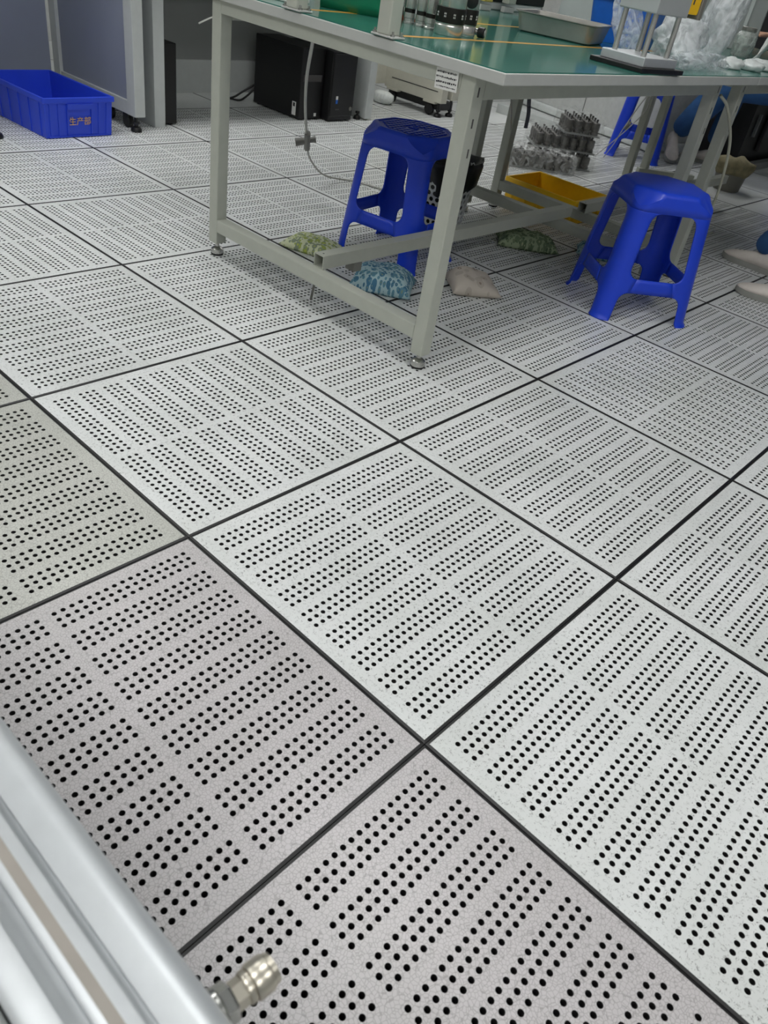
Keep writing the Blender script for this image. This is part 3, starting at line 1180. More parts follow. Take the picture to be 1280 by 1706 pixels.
# desk with the computers under it
dO = (-3.56, 2.45, 0)
dk = thing('computer_desk', 'grey panel desk against the machines with computers standing under it', 'desk', dO)
rbox(-3.9, -3.262, 1.685, 1.745, .0, .71, dO).build('side_panel', M['panel_light'], dk, bevel=.002)
rbox(-3.9, -3.226, 3.145, 3.20, .010, .71, dO).build('side_panel', M['panel_light'], dk, bevel=.002)
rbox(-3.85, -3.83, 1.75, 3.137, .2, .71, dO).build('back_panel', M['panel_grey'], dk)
rbox(-3.845, -3.815, 1.75, 3.137, .03, .2, dO).build('reflection_band', M['panel_light'], dk, bevel=.002)  # glossy reflection low on the back panel, built as a lighter slab
rbox(-3.9, -3.20, 1.66, 3.22, .71, .74, dO).build('desktop', M['panel_light'], dk, bevel=.003)
leveler(-3.27, 3.12, dk, dO, .022, .03)


def pc_tower(label, x0, x1, y0, y1, h, kind):
    O = ((x0 + x1) / 2, (y0 + y1) / 2, 0)
    t = thing('computer_tower', label, 'computer', O)
    rbox(x0, x1, y0, y1, .006, h, O).build('case', M['black'], t, bevel=.004)
    for x in (x0 + .03, x1 - .03):
        for y in (y0 + .02, y1 - .02):
            ft = MB().lathe([(.01, 0), (.01, .006)], 10, 0, Matrix.Translation((x - O[0], y - O[1], 0)))
            ft.build('foot', M['rubber'], t)
    fx = x1 - O[0]
    ym, w = 0, (y1 - y0)
    if kind == 1:
        MB().box(fx, fx + .004, -w * .40, w * .40, h * .55, h * .64).build('drive_bay', M['chair_dark'], t)
        MB().box(fx, fx + .003, w * .18, w * .18 + .016, .02, .036).build('badge', M['paper'], t)
        s = MB().box(-.0 + (x1 - .06 - O[0]), x1 - .028 - O[0], y0 - O[1] - .0012, y0 - O[1], .02, .09).build('sticker', M['paper'], t)
        MB().box(x1 - .052 - O[0], x1 - .036 - O[0], y0 - O[1] - .0018, y0 - O[1] - .0011, .065, .085).build('mark', M['ink'], s)
    elif kind == 2:
        MB().box(fx, fx + .01, -w * .48, w * .48, .03, h - .01).build('front_bezel', M['black'], t, bevel=.004)
        MB().box(fx + .01, fx + .0115, -.055, -.04, .12, .138).build('badge', M['paper'], t)
        MB().box(fx + .01, fx + .0115, -.055, -.04, .098, .12).build('badge', M['jacketblue'], t)
        MB().box(fx + .01, fx + .013, -.055, -.025, .066, .07).build('eject_slot', M['chair_dark'], t)
        T = Matrix.Translation((fx + .0105, .07, .07)) @ Matrix.Rotation(PI / 2, 4, 'Y')
        MB().lathe([(.011, 0), (.011, .003), (.008, .0035)], 18, 0, T).build('power_button', M['fitting'], t, smooth='auto')
    return t


pc_tower('slim black computer tower beside the left desk side panel', -3.70, -3.30, 1.765, 1.838, .362, 0)
pc_tower('wide black computer tower under the desk, left of the badged one, with a white sticker', -3.70, -3.29, 2.655, 2.828, .365, 1)
pc_tower('black computer tower with blue badge and power button, next to the white post', -3.62, -3.235, 2.838, 3.03, .362, 2)
for k, pts in enumerate(([(-3.72, 2.70, .09), (-3.74, 2.64, .03), (-3.74, 2.58, .006), (-3.80, 2.54, .006)], [(-3.72, 2.74, .12), (-3.77, 2.64, .05), (-3.79, 2.56, .008), (-3.80, 2.44, .006)])):
    tag(MB().tube(spline(pts), .006).build('power_cable', M['black'], None, smooth=True), ['black power cable curving to the floor behind the wide computer tower', 'second black cable, the longer one, trailing behind the wide computer tower'][k], 'cable')
# cream machine right of the desk
mO = (-3.48, 3.95, 0)
mb = thing('machine_cabinet', 'cream metal machine cabinet on black feet behind the ribbed stool', 'machine', mO)
rbox(-3.72, -3.20, 3.83, 3.89, .088, 1.4, mO).build('side_panel', M['cream'], mb, bevel=.002)
rbox(-3.66, -3.24, 3.8285, 3.83, .15, .155, mO).build('seam', M['ink'], mb)
rbox(-3.72, -3.24, 3.89, 3.94, .11, 1.4, mO).build('recess_panel', M['panel_grey'], mb)
rbox(-3.72, -3.20, 3.94, 4.02, .105, 1.4, mO).build('door_panel', M['cream'], mb, bevel=.002)
rbox(-4.2, -3.72, 3.55, 4.02, .1, 1.4, mO).build('rear_panel', M['cream'], mb, bevel=.002)
rbox(-3.70, -3.23, 3.86, 4.0, .04, .088, mO).build('chassis', M['black'], mb)
for x in (-3.64, -3.30):
    rbox(x - .05, x + .05, 3.822, 3.90, .076, .09, mO).build('bracket', M['cream'], mb)
for x in (-3.66, -3.31):
    T = Matrix.Translation((x - mO[0], 3.855 - mO[1], .036)) @ Matrix.Rotation(PI / 2, 4, 'X')
    MB().lathe([(.032, -.014), (.036, -.01), (.036, .01), (.032, .014)], 20, 0, T).build('caster', M['black'], mb, smooth='auto')
leveler(-3.235, 3.86, mb, mO, .026, .09)
leveler(-3.235, 3.985, mb, mO, .026, .11)
leveler(-4.1, 3.6, mb, mO, .026, .1)
b = MB()
for q in range(1):
    b.lathe([(.001, 0), (.04, .004), (.055, .03), (.05, .06), (.03, .075), (.001, .078)], 20)
o = b.build('silver_bag', M['foil'], None, smooth=True, merge=True)
for vv in o.data.vertices:
    nz = noise.noise(vv.co * 30)
    vv.co.x *= 1.6 * (1 + .2 * nz)
    vv.co.y *= 1.0 + .2 * nz
o.location = (-3.62, 3.72, 0)
tag(o, 'small silver-white bag on the floor between the desk post and cream cabinet', 'bag')

# pale cabinet at the back
wO = (-2.55, 5.2, 0)
wc = thing('floor_cabinet', 'pale grey cabinet with white base behind the wrapped parts', 'cabinet', wO, math.radians(-14))
MB().box(-.95, .42, -.18, .25, .06, 1.2).build('body', M['wall'], wc, bevel=.004)
MB().box(-.97, .44, -.20, .25, .005, .06).build('base', M['whiteplastic'], wc, bevel=.015, segs=3)
MB().box(-.262, -.258, -.183, -.18, .1, 1.15).build('door_gap', M['chair_dark'], wc)
kr = rbox(-3.30, -2.75, 4.93 - .3, 4.97 - .3, 0, .06, (0, 0, 0))
tag(kr.build('floor_rail', M['panel_light'], None, bevel=.003), 'low pale floor rail beyond the far bench leg', 'rail')

# dark equipment beyond the right bench legs
qO = (-2.1, 6.0, 0)
dq = thing('equipment_rack', 'black equipment rack in the dark area beyond the right bench legs', 'rack', qO)
rbox(-2.7, -1.70, 5.34, 7.0, .0, 1.3, qO).build('cabinet', M['black'], dq)
rbox(-1.70, -1.67, 5.62, 6.25, .10, .62, qO).build('door', M['chair_dark'], dq, bevel=.006)
rbox(-1.70, -1.67, 6.30, 6.95, .10, .62, qO).build('door', M['chair_dark'], dq, bevel=.006)
for z in (.2, .5):
    rbox(-1.70, -1.68, 5.44, 5.455, z, z + .14, qO).build('handle', M['panel_grey'], dq)
bO = (-1.27, 4.62, 0)
tn = thing('waste_bin', 'dull grey bin topped by a crumpled tan cloth past the right bench legs', 'bin', (-1.43, 4.55, 0))
MB().lathe([(.075, 0), (.08, .005), (.095, .12), (.098, .13), (.09, .13), (.075, .01)], 24, cap1=False).build('body', M['pump_grey'], tn, smooth='auto')
b = MB()
b.lathe([(.102, .10), (.112, .125), (.108, .15), (.085, .175), (.05, .185), (.01, .18)], 28)
o = b.build('cloth', M['tan'], tn, smooth=True)
for vv in o.data.vertices:
    nz = noise.noise(vv.co * 16)
    vv.co += Vector((vv.co.x * .2 * nz, vv.co.y * .2 * nz, .03 * nz))
tag(MB().box(-1.655, -1.60, 5.30, 6.6, .0, .045).build('floor_rail', M['panel_grey'], None), 'grey low steel rail in front of the black rack', 'rail')

# ------------------------------------------------------------------ things on the bench
ZT = .7560


def upright(label, x, y, hgt, w=.02):
    t = thing('bench_post', label, 'post', (x, y, ZT))
    MB().box(-w, w, -w, w, .004, hgt).build('tube', M['frame'], t, bevel=.003)
    MB().box(-.036, .036, -.022, .022, 0, .004).build('base_plate', M['edge'], t, bevel=.001)
    for sx in (-.029, .029):
        for sy in (-.015, .015):
            MB().lathe([(.006, .004), (.006, .008), (.003, .0085), (.003, .014)], 6, 0, Matrix.Translation((sx, sy, 0))).build('bolt', M['zinc'], t, smooth='auto')
    return t


upright('grey square post bolted near the middle of the front bench edge', -1.10, .915, .75)
upright('grey square post bolted to the bench near its left end', -1.425, .915, .75)
for lab_, x, y, m_ in (('pale yellow post standing at the rear of the bench right of the spindles', -1.875, 2.315, 'post_yellow'), ('slim grey post at the rear of the bench right of the yellow one', -1.87, 2.47, 'frame')):
    t = thing('bench_post', lab_, 'post', (x, y, ZT))
    MB().box(-.018, .018, -.026, .026, .03, .8).build('tube', M[m_], t, bevel=.003)
    MB().box(-.01, .01, -.035, .035, 0, .02).build('base_plate', M['edge'], t, bevel=.002)
bx = thing('carton', 'small plain white box behind the left bench post', 'box', (-1.63, 1.04, ZT), math.radians(8))
MB().box(-.06, .06, -.05, .05, 0, .10).build('body', M['paper'], bx, bevel=.002)
MB().box(-.061, .061, -.051, .051, .095, .104).build('lid', M['paper'], bx, bevel=.001)
gt = thing('green_tub', 'green plastic-covered tub on the bench between the two grey posts', 'tub', (-1.50, 1.22, ZT), math.radians(38))
b = MB()
N = 16
vs, fs = [], []
prof = [(1.0, 0), (1.02, .02), (1.05, .05), (1.07, .08), (1.04, .1), (.9, .105), (.4, .11), (.02, .108)]
for i, (s_, zz) in enumerate(prof):
    for k in range(48):
        a = 2 * PI * k / 48
        cx, sx = math.cos(a), math.sin(a)
        q = 1 / max(abs(cx), abs(sx)) ** .8
        nz = noise.noise((cx * 3, sx * 3, zz * 20))
        vs.append((.11 * cx * q * s_ * (1 + .04 * nz), .075 * sx * q * s_ * (1 + .05 * nz), zz + .008 * nz * (zz > .01)))
for i in range(len(prof) - 1):
    for k in range(48):
        fs.append((i * 48 + k, i * 48 + (k + 1) % 48, (i + 1) * 48 + (k + 1) % 48, (i + 1) * 48 + k))
fs.append(tuple(reversed(range(48))))
fs.append(tuple(7 * 48 + k for k in range(48)))
b.add(vs, fs)
b.build('body', M['green_tub'], gt, smooth=True)
MB().tube([(.118 * math.cos(a) / max(abs(math.cos(a)), abs(math.sin(a))) ** .8, .082 * math.sin(a) / max(abs(math.cos(a)), abs(math.sin(a))) ** .8, .055) for a in [2 * PI * k / 40 for k in range(41)]], .003).build('rim', M['green_tub'], gt, smooth=True)


def spindle(label, x, y, r, h, kind, rz=0.0, group=None):
    t = thing('machined_spindle', label, 'machine part', (x, y, ZT), rz, group)
    if kind == 'big':
        MB().lathe([(r * .97, 0), (r, .003), (r, .022), (r * .94, .025), (r, .028)], 36).build('base_ring', M['steel'], t, smooth='auto')
        k = MB().lathe([(r * 1.0, .028), (r * 1.01, .031), (r * 1.01, .06), (r, .063)], 36).build('band', M['darkmetal'], t, smooth='auto')
        d = MB()
        for q in range(10):
            a = 2 * PI * q / 10
            T = Matrix.Rotation(a, 4, 'Z') @ Matrix.Translation((r * 1.01, 0, .046))
            for dy in (-.003, .0005):
                for dzz in (-.005, .001):
                    d.box(-.0005, .0004, dy, dy + .0016, dzz, dzz + .004, T=T)
        d.build('digits', M['paper'], k)['kind'] = 'stuff'
        MB().lathe([(r * .93, .063), (r * .95, .066), (r * .95, h), (r * .8, h + .006), (r * .3, h + .007)], 36).build('barrel', M['steel'], t, smooth='auto')
        MB().lathe([(r * .5, h + .007), (r * .5, h + .03), (r * .4, h + .034)], 24).build('stem', M['darkmetal'], t, smooth='auto')
    elif kind == 'small':
        MB().lathe([(r, 0), (r, .004), (r * .88, .006), (r * .88, .012), (r, .014), (r, .026)], 24).build('base_ring', M['steel'], t, smooth='auto')
        MB().lathe([(r * .92, .026), (r * .92, .036)], 24).build('band', M['darkmetal'], t, smooth='auto')
        MB().lathe([(r * .98, .036), (r, .038), (r, h), (r * .7, h + .003)], 24).build('barrel', M['steel'], t, smooth='auto')
    else:
        MB().lathe([(r * 1.1, 0), (r * 1.1, .006), (r, .008), (r, .014)], 24).build('base_ring', M['redbase'], t, smooth='auto')
        MB().lathe([(r * .9, .014), (r * .9, .034)], 24).build('band', M['darkmetal'], t, smooth='auto')
        MB().lathe([(r * .96, .034), (r * .96, h), (r * .6, h + .003)], 24).build('barrel', M['steel'], t, smooth='auto')
    return t


spindle('large silver spindle with dark numbered band, left of the large pair', -1.185, 1.245, .040, .115, 'big')
t = spindle('silver spindle with dark band and round dial, right of the large pair', -1.193, 1.3195, .034, .11, 'big', math.radians(-25))
T = Matrix.Rotation(math.radians(-10), 4, 'Z') @ Matrix.Translation((.031, 0, .083)) @ Matrix.Rotation(PI / 2, 4, 'Y')
MB().lathe([(.0175, 0), (.0175, .004), (.015, .005)], 24, 0, T).build('dial', M['black'], t, smooth='auto')
for k, (x, y) in enumerate(((-1.345, 1.262), (-1.305, 1.268), (-1.265, 1.262))):
    spindle('%s of the three small silver spindles left of the large pair' % ('leftmost', 'middle one', 'rightmost')[k], x, y, .017, .07, 'small', 0)
for k, (x, y) in enumerate(((-1.42, 1.235), (-1.40, 1.275), (-1.39, 1.315))):
    spindle('%s of the three copper-based spindles beside the front bench post' % ('leftmost', 'middle one', 'rightmost')[k], x, y, .017, .07, 'copper', 0)
kn = thing('knurled_knob', 'small black and silver knob lying right of the large spindles', 'knob', (-1.172, 1.362, ZT + .013), math.radians(20))
T = Matrix.Rotation(PI / 2, 4, 'Y')
MB().lathe([(.012, .0), (.013, .002), (.013, .018), (.011, .02)], 20, 0, T).build('head', M['black'], kn, smooth='auto')
MB().lathe([(.006, -.022), (.008, -.02), (.008, 0)], 16, 0, T).build('stem', M['steel'], kn, smooth='auto')
MB().lathe([(.009, .02), (.009, .022)], 16, 0, T).build('cap', M['steel'], kn, smooth='auto')
cd = thing('carton', 'blue and white printed packet behind the small silver spindles', 'box', (-1.40, 1.43, ZT), math.radians(30))
MB().box(-.06, .06, -.03, .03, 0, .075).build('body', M['paper'], cd, bevel=.001)
MB().box(-.061, .061, -.0308, -.03, .052, .0745).build('printed_band', mat('packet_blue', (58, 66, 134), .5), cd)
ln = MB()
x = -.05
k = random.Random(5)
while x < .04:
    wv = k.uniform(.002, .006)
    ln.box(x, x + wv, -.0312, -.03, .03, .036 + k.uniform(0, .005))
    x += wv + .0018
ln.build('print', M['ink'], cd)['kind'] = 'stuff'

# steel tray with small parts
st = thing('steel_tray', 'deep stainless steel tray holding small dark parts in the middle of the bench', 'tray', (-1.29, 1.985, ZT), math.radians(16))
b = MB()


def rrect(hx, hy, r_, n=5):
    out = []
    for (cx, cy, a0) in ((hx - r_, hy - r_, 0), (-hx + r_, hy - r_, PI / 2), (-hx + r_, -hy + r_, PI), (hx - r_, -hy + r_, 1.5 * PI)):
        for k in range(n + 1):
            a = a0 + PI / 2 * k / n
            out.append((cx + r_ * math.cos(a), cy + r_ * math.sin(a)))
    return out


rings = [(rrect(.118, .098, .02), 0.0), (rrect(.124, .104, .022), .004), (rrect(.135, .115, .024), .052), (rrect(.143, .123, .028), .055), (rrect(.143, .123, .028), .0575), (rrect(.133, .113, .024), .0565), (rrect(.122, .102, .022), .006), (rrect(.116, .096, .02), .002)]
n = len(rings[0][0])
vs = [(x, y, z) for (pp, z) in rings for x, y in pp]
fs = [(i * n + k, i * n + (k + 1) % n, (i + 1) * n + (k + 1) % n, (i + 1) * n + k) for i in range(len(rings) - 1) for k in range(n)]
fs += [tuple(reversed(range(n))), tuple((len(rings) - 1) * n + k for k in range(n))]
b.add(vs, fs)
b.build('pan', M['traysteel'], st, smooth='auto')
pk = random.Random(9)
sp0 = None
for k in range(16):
    p = Vector((-1.29, 1.985, ZT + .0065)) + Matrix.Rotation(math.radians(16), 3, 'Z') @ Vector((pk.uniform(-.085, .085), pk.uniform(-.085, .03), 0))
    if sp0 is None:
        o = MB().lathe([(.008, 0), (.009, .002), (.009, .012), (.004, .012), (.004, .0155)], 10).build('small_fitting', M['darkmetal'], None, smooth='auto')
        tag(o, 'tiny dark metal fitting lying in the stainless steel tray', 'metal part', 'small fittings in the steel tray')
        sp0 = o
        o.location = p
    else:
        o = sp0.copy()
        COL.objects.link(o)
        o.location = p
# test fixture
fx = thing('press_fixture', 'aluminium press fixture with four steel rods on a black base near the bench edge', 'fixture', (-.822, 1.656, ZT), math.radians(-6))
MB().box(-.088, .088, -.107, .107, 0, .012).build('base_plate', M['black'], fx, bevel=.002)
MB().box(-.072, .072, -.084, .084, .012, .034).build('lower_plate', M['alu'], fx, bevel=.002)
for sx in (-.06, .06):
    for sy in (-.068, .068):
        MB().lathe([(.0075, .034), (.0075, .132)], 18, 0, Matrix.Translation((sx * .8, sy * .85, 0))).build('rod', M['steel'], fx, smooth='auto')
up_ = MB().box(-.060, .060, -.078, .078, .132, .21).build('upper_block', M['block'], fx, bevel=.003)
yb = MB().box(-.03, .052, .080, .138, .142, .20).build('side_block', M['yellow'], fx, bevel=.003)
MB().box(.0515, .0535, .098, .103, .165, .20).build('slot', M['chair_dark'], yb)
MB().box(-.035, .056, .140, .158, .132, .21).build('end_bar', M['pump_grey'], fx, bevel=.002)
# blue tub
bt = thing('blue_tub', 'blue plastic tub partly under a clear bag behind the steel tray', 'tub', (-1.24, 2.31, ZT), math.radians(12))
b = MB()
rings = [(rrect(.10, .085, .03), 0.0), (rrect(.118, .10, .034), .125), (rrect(.124, .106, .036), .125), (rrect(.124, .106, .036), .131), (rrect(.113, .096, .034), .131), (rrect(.096, .08, .03), .006)]
n = len(rings[0][0])
vs = [(x, y, z) for (pp, z) in rings for x, y in pp]
fs = [(i * n + k, i * n + (k + 1) % n, (i + 1) * n + (k + 1) % n, (i + 1) * n + k) for i in range(len(rings) - 1) for k in range(n)]
fs += [tuple(reversed(range(n))), tuple((len(rings) - 1) * n + k for k in range(n))]
b.add(vs, fs)
b.build('pan', M['jacketblue'], bt, smooth='auto')


def blob(name, label, loc, sx, sy, sz, m, seed, amp=.35, freq=2.2, cat='bag', cut=True, sub=4, rz=0.0, tilt=0.0):
    bm = bmesh.new()
    bmesh.ops.create_icosphere(bm, subdivisions=sub, radius=1)
    for v_ in bm.verts:
        p = v_.co.copy()
        d = noise.noise(p * freq * .7 + Vector((seed, 0, 0))) * amp * .9 + (.5 - 2.2 * abs(noise.noise(p * freq * 1.3 + Vector((0, seed, 0))))) * amp * .55 + (.4 - 2 * abs(noise.noise(p * freq * 2.9 + Vector((0, 0, seed))))) * amp * .22
        p *= 1 + d
        z = p.z
        if z < -.55:
            z = -.55 + (z + .55) * .08
        v_.co = Vector((p.x * sx + tilt * (z + .6) * sz, p.y * sy, (z + .6) * sz * .7))
    me = bpy.data.meshes.new(name)
    bm.to_mesh(me)
    bm.free()
    me.polygons.foreach_set('use_smooth', [True] * len(me.polygons))
    me.materials.append(m)
    o = bpy.data.objects.new(name, me)
    COL.objects.link(o)
    zmin = min(v_.co.z for v_ in me.vertices)
    o.location = (loc[0], loc[1], loc[2] - zmin)
    o.rotation_euler = (0, 0, rz)
    return tag(o, label, cat)


blob('plastic_bag', 'clear crumpled plastic bag hanging over the blue tub', (-1.065, 2.06, ZT + .0), .045, .085, .17, M['bag'], 11, .32, rz=.4, tilt=-.25)
blob('plastic_bag', 'milky plastic bag heap behind the press fixture rods', (-.975, 2.22, ZT), .07, .13, .12, M['bagdense'], 21, .34)
blob('plastic_bag', 'tall milky plastic bag standing up right of the press fixture', (-1.02, 2.55, ZT), .06, .12, .25, M['bagdense'], 31, .28, rz=.5, tilt=.12)
blob('plastic_bag', 'low wide clear plastic bag along the bench edge right of the fixture', (-.835, 2.10, ZT), .05, .19, .045, M['bag'], 41, .38)
sheet = MB()
for a in range(1):
    n = 8
    vs, fs = [], []
    for i in range(n + 1):
        for j in range(n + 1):
            u, v_ = i / n, j / n
            vs.append((.02 * math.sin(u * 5 + v_ * 3) + .05 * v_, -.07 + .14 * u + .02 * v_, .13 * v_ + .01 * u))
    for i in range(n):
        for j in range(n):
            fs.append((i * (n + 1) + j, (i + 1) * (n + 1) + j, (i + 1) * (n + 1) + j + 1, i * (n + 1) + j + 1))
    sheet.add(vs, fs)
o = sheet.build('paper_sheet', M['paper'], None, smooth=True, solid=.0012)
o.location = (-.97, 2.93, ZT)
tag(o, 'white bent sheet leaning beside the tall milky bag', 'paper')
pr = random.Random(4)
labs = ['in front of the tall milky bag', 'nearest the press fixture', 'at the far right of the bench edge', 'below the white leaning bag', 'between two other packets']
for k, (x, y) in enumerate(((-.86, 2.42), (-.83, 2.55), (-.85, 2.68), (-.81, 2.80), (-.80, 2.92))):
    blob('foil_packet', ['crumpled white packet on the bench edge, %s' % s_ for s_ in ('first right of the fixture', 'second right of the fixture', 'third right of the fixture', 'fourth right of the fixture', 'last at the right picture edge')][k], (x, y, ZT), (.038 + .004 * (k % 2)), .048, .030, M['foil'], 60 + k * 7, .34, 1.8, 'packet', sub=3)


def jar(label, x, y, r, h):
    t = thing('plastic_jar', label, 'jar', (x, y, ZT))
    MB().lathe([(r * .9, 0), (r, .006), (r, h * .75), (r * .8, h * .86), (r * .62, h * .9), (r * .62, h)], 24, cap1=False).build('body', M['glass'], t, smooth='auto', solid=.0015)
    MB().lathe([(r * .66, h * .93), (r * .68, h * .94), (r * .68, h * 1.06), (r * .6, h * 1.08)], 24).build('lid', M['fitting'], t, smooth='auto')
    MB().lathe([(r * .88, .003), (r * .93, .008), (r * .93, h * .45)], 24).build('contents', M['partmetal'], t, smooth='auto')
    return t


jar('clear jar with dark lid behind the white leaning bag, left of two', -1.12, 3.16, .045, .10)
jar('clear jar with dark lid at the right picture edge, right of two', -.98, 3.28, .05, .12)
kb = thing('tool_handle', 'black-handled tool standing at the top right corner of the picture', 'tool', (-.90, 3.18, ZT))
MB().lathe([(.02, 0), (.022, .004), (.012, .02), (.008, .04), (.008, .075)], 18).build('shaft', M['steel'], kb, smooth='auto')
MB().lathe([(.014, .075), (.019, .085), (.02, .15), (.015, .17)], 18).build('grip', M['black'], kb, smooth='auto')

# instruments at the rear of the benches
ins = thing('instrument_case', 'black and white instrument case at the back of the bench behind the spindles', 'instrument', (-1.985, 2.56, ZT), math.radians(90))
MB().box(-.24, .25, -.055, .055, 0, .028).build('base', M['whiteplastic'], ins, bevel=.004)
MB().box(-.23, .26, -.06, .06, .028, .2).build('body', M['black'], ins, bevel=.004)
gb = thing('instrument_case', 'pale grey instrument box behind the steel tray', 'instrument', (-1.80, 2.98, ZT), math.radians(30))
MB().box(-.12, .12, -.1, .1, 0, .2).build('body', M['panel_light'], gb, bevel=.004)
MB().box(.04, .06, -.105, -.1, 0.02, .19).build('vent', M['chair_dark'], gb)
MB().box(.08, .1, -.105, -.1, 0.02, .19).build('vent', M['chair_dark'], gb)
gb = thing('instrument_case', 'grey striped instrument case at the top right behind the jars', 'instrument', (-1.45, 3.6, ZT), math.radians(20))
MB().box(-.2, .2, -.1, .1, 0, .28).build('body', M['panel_grey'], gb, bevel=.004)
for k in range(6):
    MB().box(-.18 + .06 * k, -.165 + .06 * k, -.106, -.1, .03, .26).build('rib', M['panel_light'], gb)


# ------------------------------------------------------------------ people
def person(label, base, joints, edges, radii, skinset, shoes, hair=None):
    t = thing('person', label, 'person', base)
    names = list(joints)
    vs = [Vector(joints[k]) - Vector(base) for k in names]
    es = [(names.index(a), names.index(b_)) for a, b_ in edges]
    me = bpy.data.meshes.new('tmp')
    me.from_pydata(vs, es, [])
    o = bpy.data.objects.new('tmp', me)
    COL.objects.link(o)
    o.modifiers.new('skin', 'SKIN')
    for i, k in enumerate(names):
        r_ = radii[k]
        me.skin_vertices[0].data[i].radius = r_ if isinstance(r_, tuple) else (r_, r_)
        me.skin_vertices[0].data[i].use_root = (k == 'pelvis')
    sb = o.modifiers.new('sub', 'SUBSURF')
    sb.levels = sb.render_levels = 2
    dg = bpy.context.evaluated_depsgraph_get()
    dg.update()
    m2 = bpy.data.meshes.new_from_object(o.evaluated_get(dg))
    bpy.data.objects.remove(o)
    m2.materials.clear()
    m2.materials.append(M['denim'])
    m2.materials.append(M['skin'])
    m2.name = 'body'
    # nearest bone decides cloth or skin
    segs = [(vs[a], vs[b_], (names[a] in skinset and names[b_] in skinset)) for a, b_ in es]
    for p in m2.polygons:
        best, sk = 9, False
        for a, b_, s_ in segs:
            d = b_ - a
            u = max(0, min(1, (p.center - a).dot(d) / max(d.length_squared, 1e-9)))
            dd = (p.center - a - d * u).length
            if dd < best:
                best, sk = dd, s_
        p.material_index = 1 if sk else 0
        p.use_smooth = True
    body = bpy.data.objects.new('body', m2)
    COL.objects.link(body)
    body.parent = t
    for sh_ in shoes:
        shoe(t, base, *sh_)
    H, f = Vector(joints['head']) - Vector(base), Vector(hair).normalized()
    side = f.cross(Vector((0, 0, 1)))
    T = Matrix.Translation(H + Vector((0, 0, .03)) - f * .015)
    hb = MB().lathe([(.098, -.03), (.102, 0), (.09, .05), (.06, .085), (.01, .1)], 20, 0, T)
    hb.build('cap', M['denim'], t, smooth=True)
    for s_ in (-1, 1):
        e = H + f * .085 + side * (.032 * s_) + Vector((0, 0, .0))
        MB().lathe([(.001, -.008), (.008, -.005), (.011, 0), (.008, .005), (.001, .008)], 10, 0, Matrix.Translation(e)).build('eye', M['ink'], t, smooth=True)
        e = H + side * (.085 * s_)
        MB().lathe([(.004, -.03), (.016, -.015), (.018, .01), (.006, .03)], 10, 0, Matrix.Translation(e)).build('ear', M['skin'], t, smooth=True)
    e = H + f * .083 - Vector((0, 0, .055))
    MB().rod(e - side * .022, e + side * .022, .005, 8).build('mouth', mat('lips', (168, 96, 88), .5), t, smooth=True)
    e = H + f * .09 - Vector((0, 0, .025))
    MB().rod(e + Vector((0, 0, .025)) - f * .005, e - Vector((0, 0, .008)) + f * .012, .008, 8, r1=.014).build('nose', M['skin'], t, smooth=True)
    return t


def shoe(par, base, toe, heel, pitch_dummy, print_=False):
    toe, heel = Vector(toe), Vector(heel)
    d = toe - heel
    Ln = d.length
    x = d.normalized()
    y = Vector((0, 0, 1)).cross(x).normalized()
    z = x.cross(y)
    T = Matrix.Translation(heel - Vector(base)) @ Matrix((x, y, z)).transposed().to_4x4()
    secs = [(.0, .022, .035, .055), (.04, .030, .036, .075), (.2, .034, .033, .088), (.36, .034, .03, .085), (.5, .038, .03, .07), (.68, .045, .03, .056), (.84, .044, .028, .046), (.95, .030, .028, .036), (1.0, .012, .026, .028)]
    vs, fs = [], []
    n = 18
    for (u, w, zl, zh) in secs:
        for k in range(n):
            a = 2 * PI * k / n
            vs.append((u * Ln, w * math.cos(a), .022 + (zh - .022) * max(0, math.sin(a)) ** .8 if math.sin(a) > 0 else .022))
    for i in range(len(secs) - 1):
        for k in range(n):
            fs.append((i * n + k, i * n + (k + 1) % n, (i + 1) * n + (k + 1) % n, (i + 1) * n + k))
    fs += [tuple(reversed(range(n))), tuple((len(secs) - 1) * n + k for k in range(n))]
    b = MB().add(vs, fs, 0, T)
    s_ = b.build('shoe', M['shoe'], par, smooth=True, merge=True)
    sl = MB()
    vs, fs = [], []
    for zz, g in ((.0, 1.0), (.012, 1.06), (.024, 1.05)):
        for side in (1, -1):
            for (u, w, _, _) in (secs if side == 1 else secs[::-1]):
                vs.append((u * Ln * 1.02 - .003, side * w * g, zz + (.012 * max(0, u - .8) * 3 if zz < .01 else .01 * max(0, u - .8))))
    n = len(secs) * 2
    for i in range(2):
        for k in range(n):
            fs.append((i * n + k, i * n + (k + 1) % n, (i + 1) * n + (k + 1) % n, (i + 1) * n + k))
    fs += [tuple(reversed(range(n))), tuple(2 * n + k for k in range(n))]
    sl.add(vs, fs, 0, T)
    sl.build('sole', M['sole'], s_, smooth='auto')
    if print_:
        MB().box(.40 * Ln, .47 * Ln, -.047, -.04, .026, .05, T=T).build('side_mark', M['teal'], s_, bevel=.002)


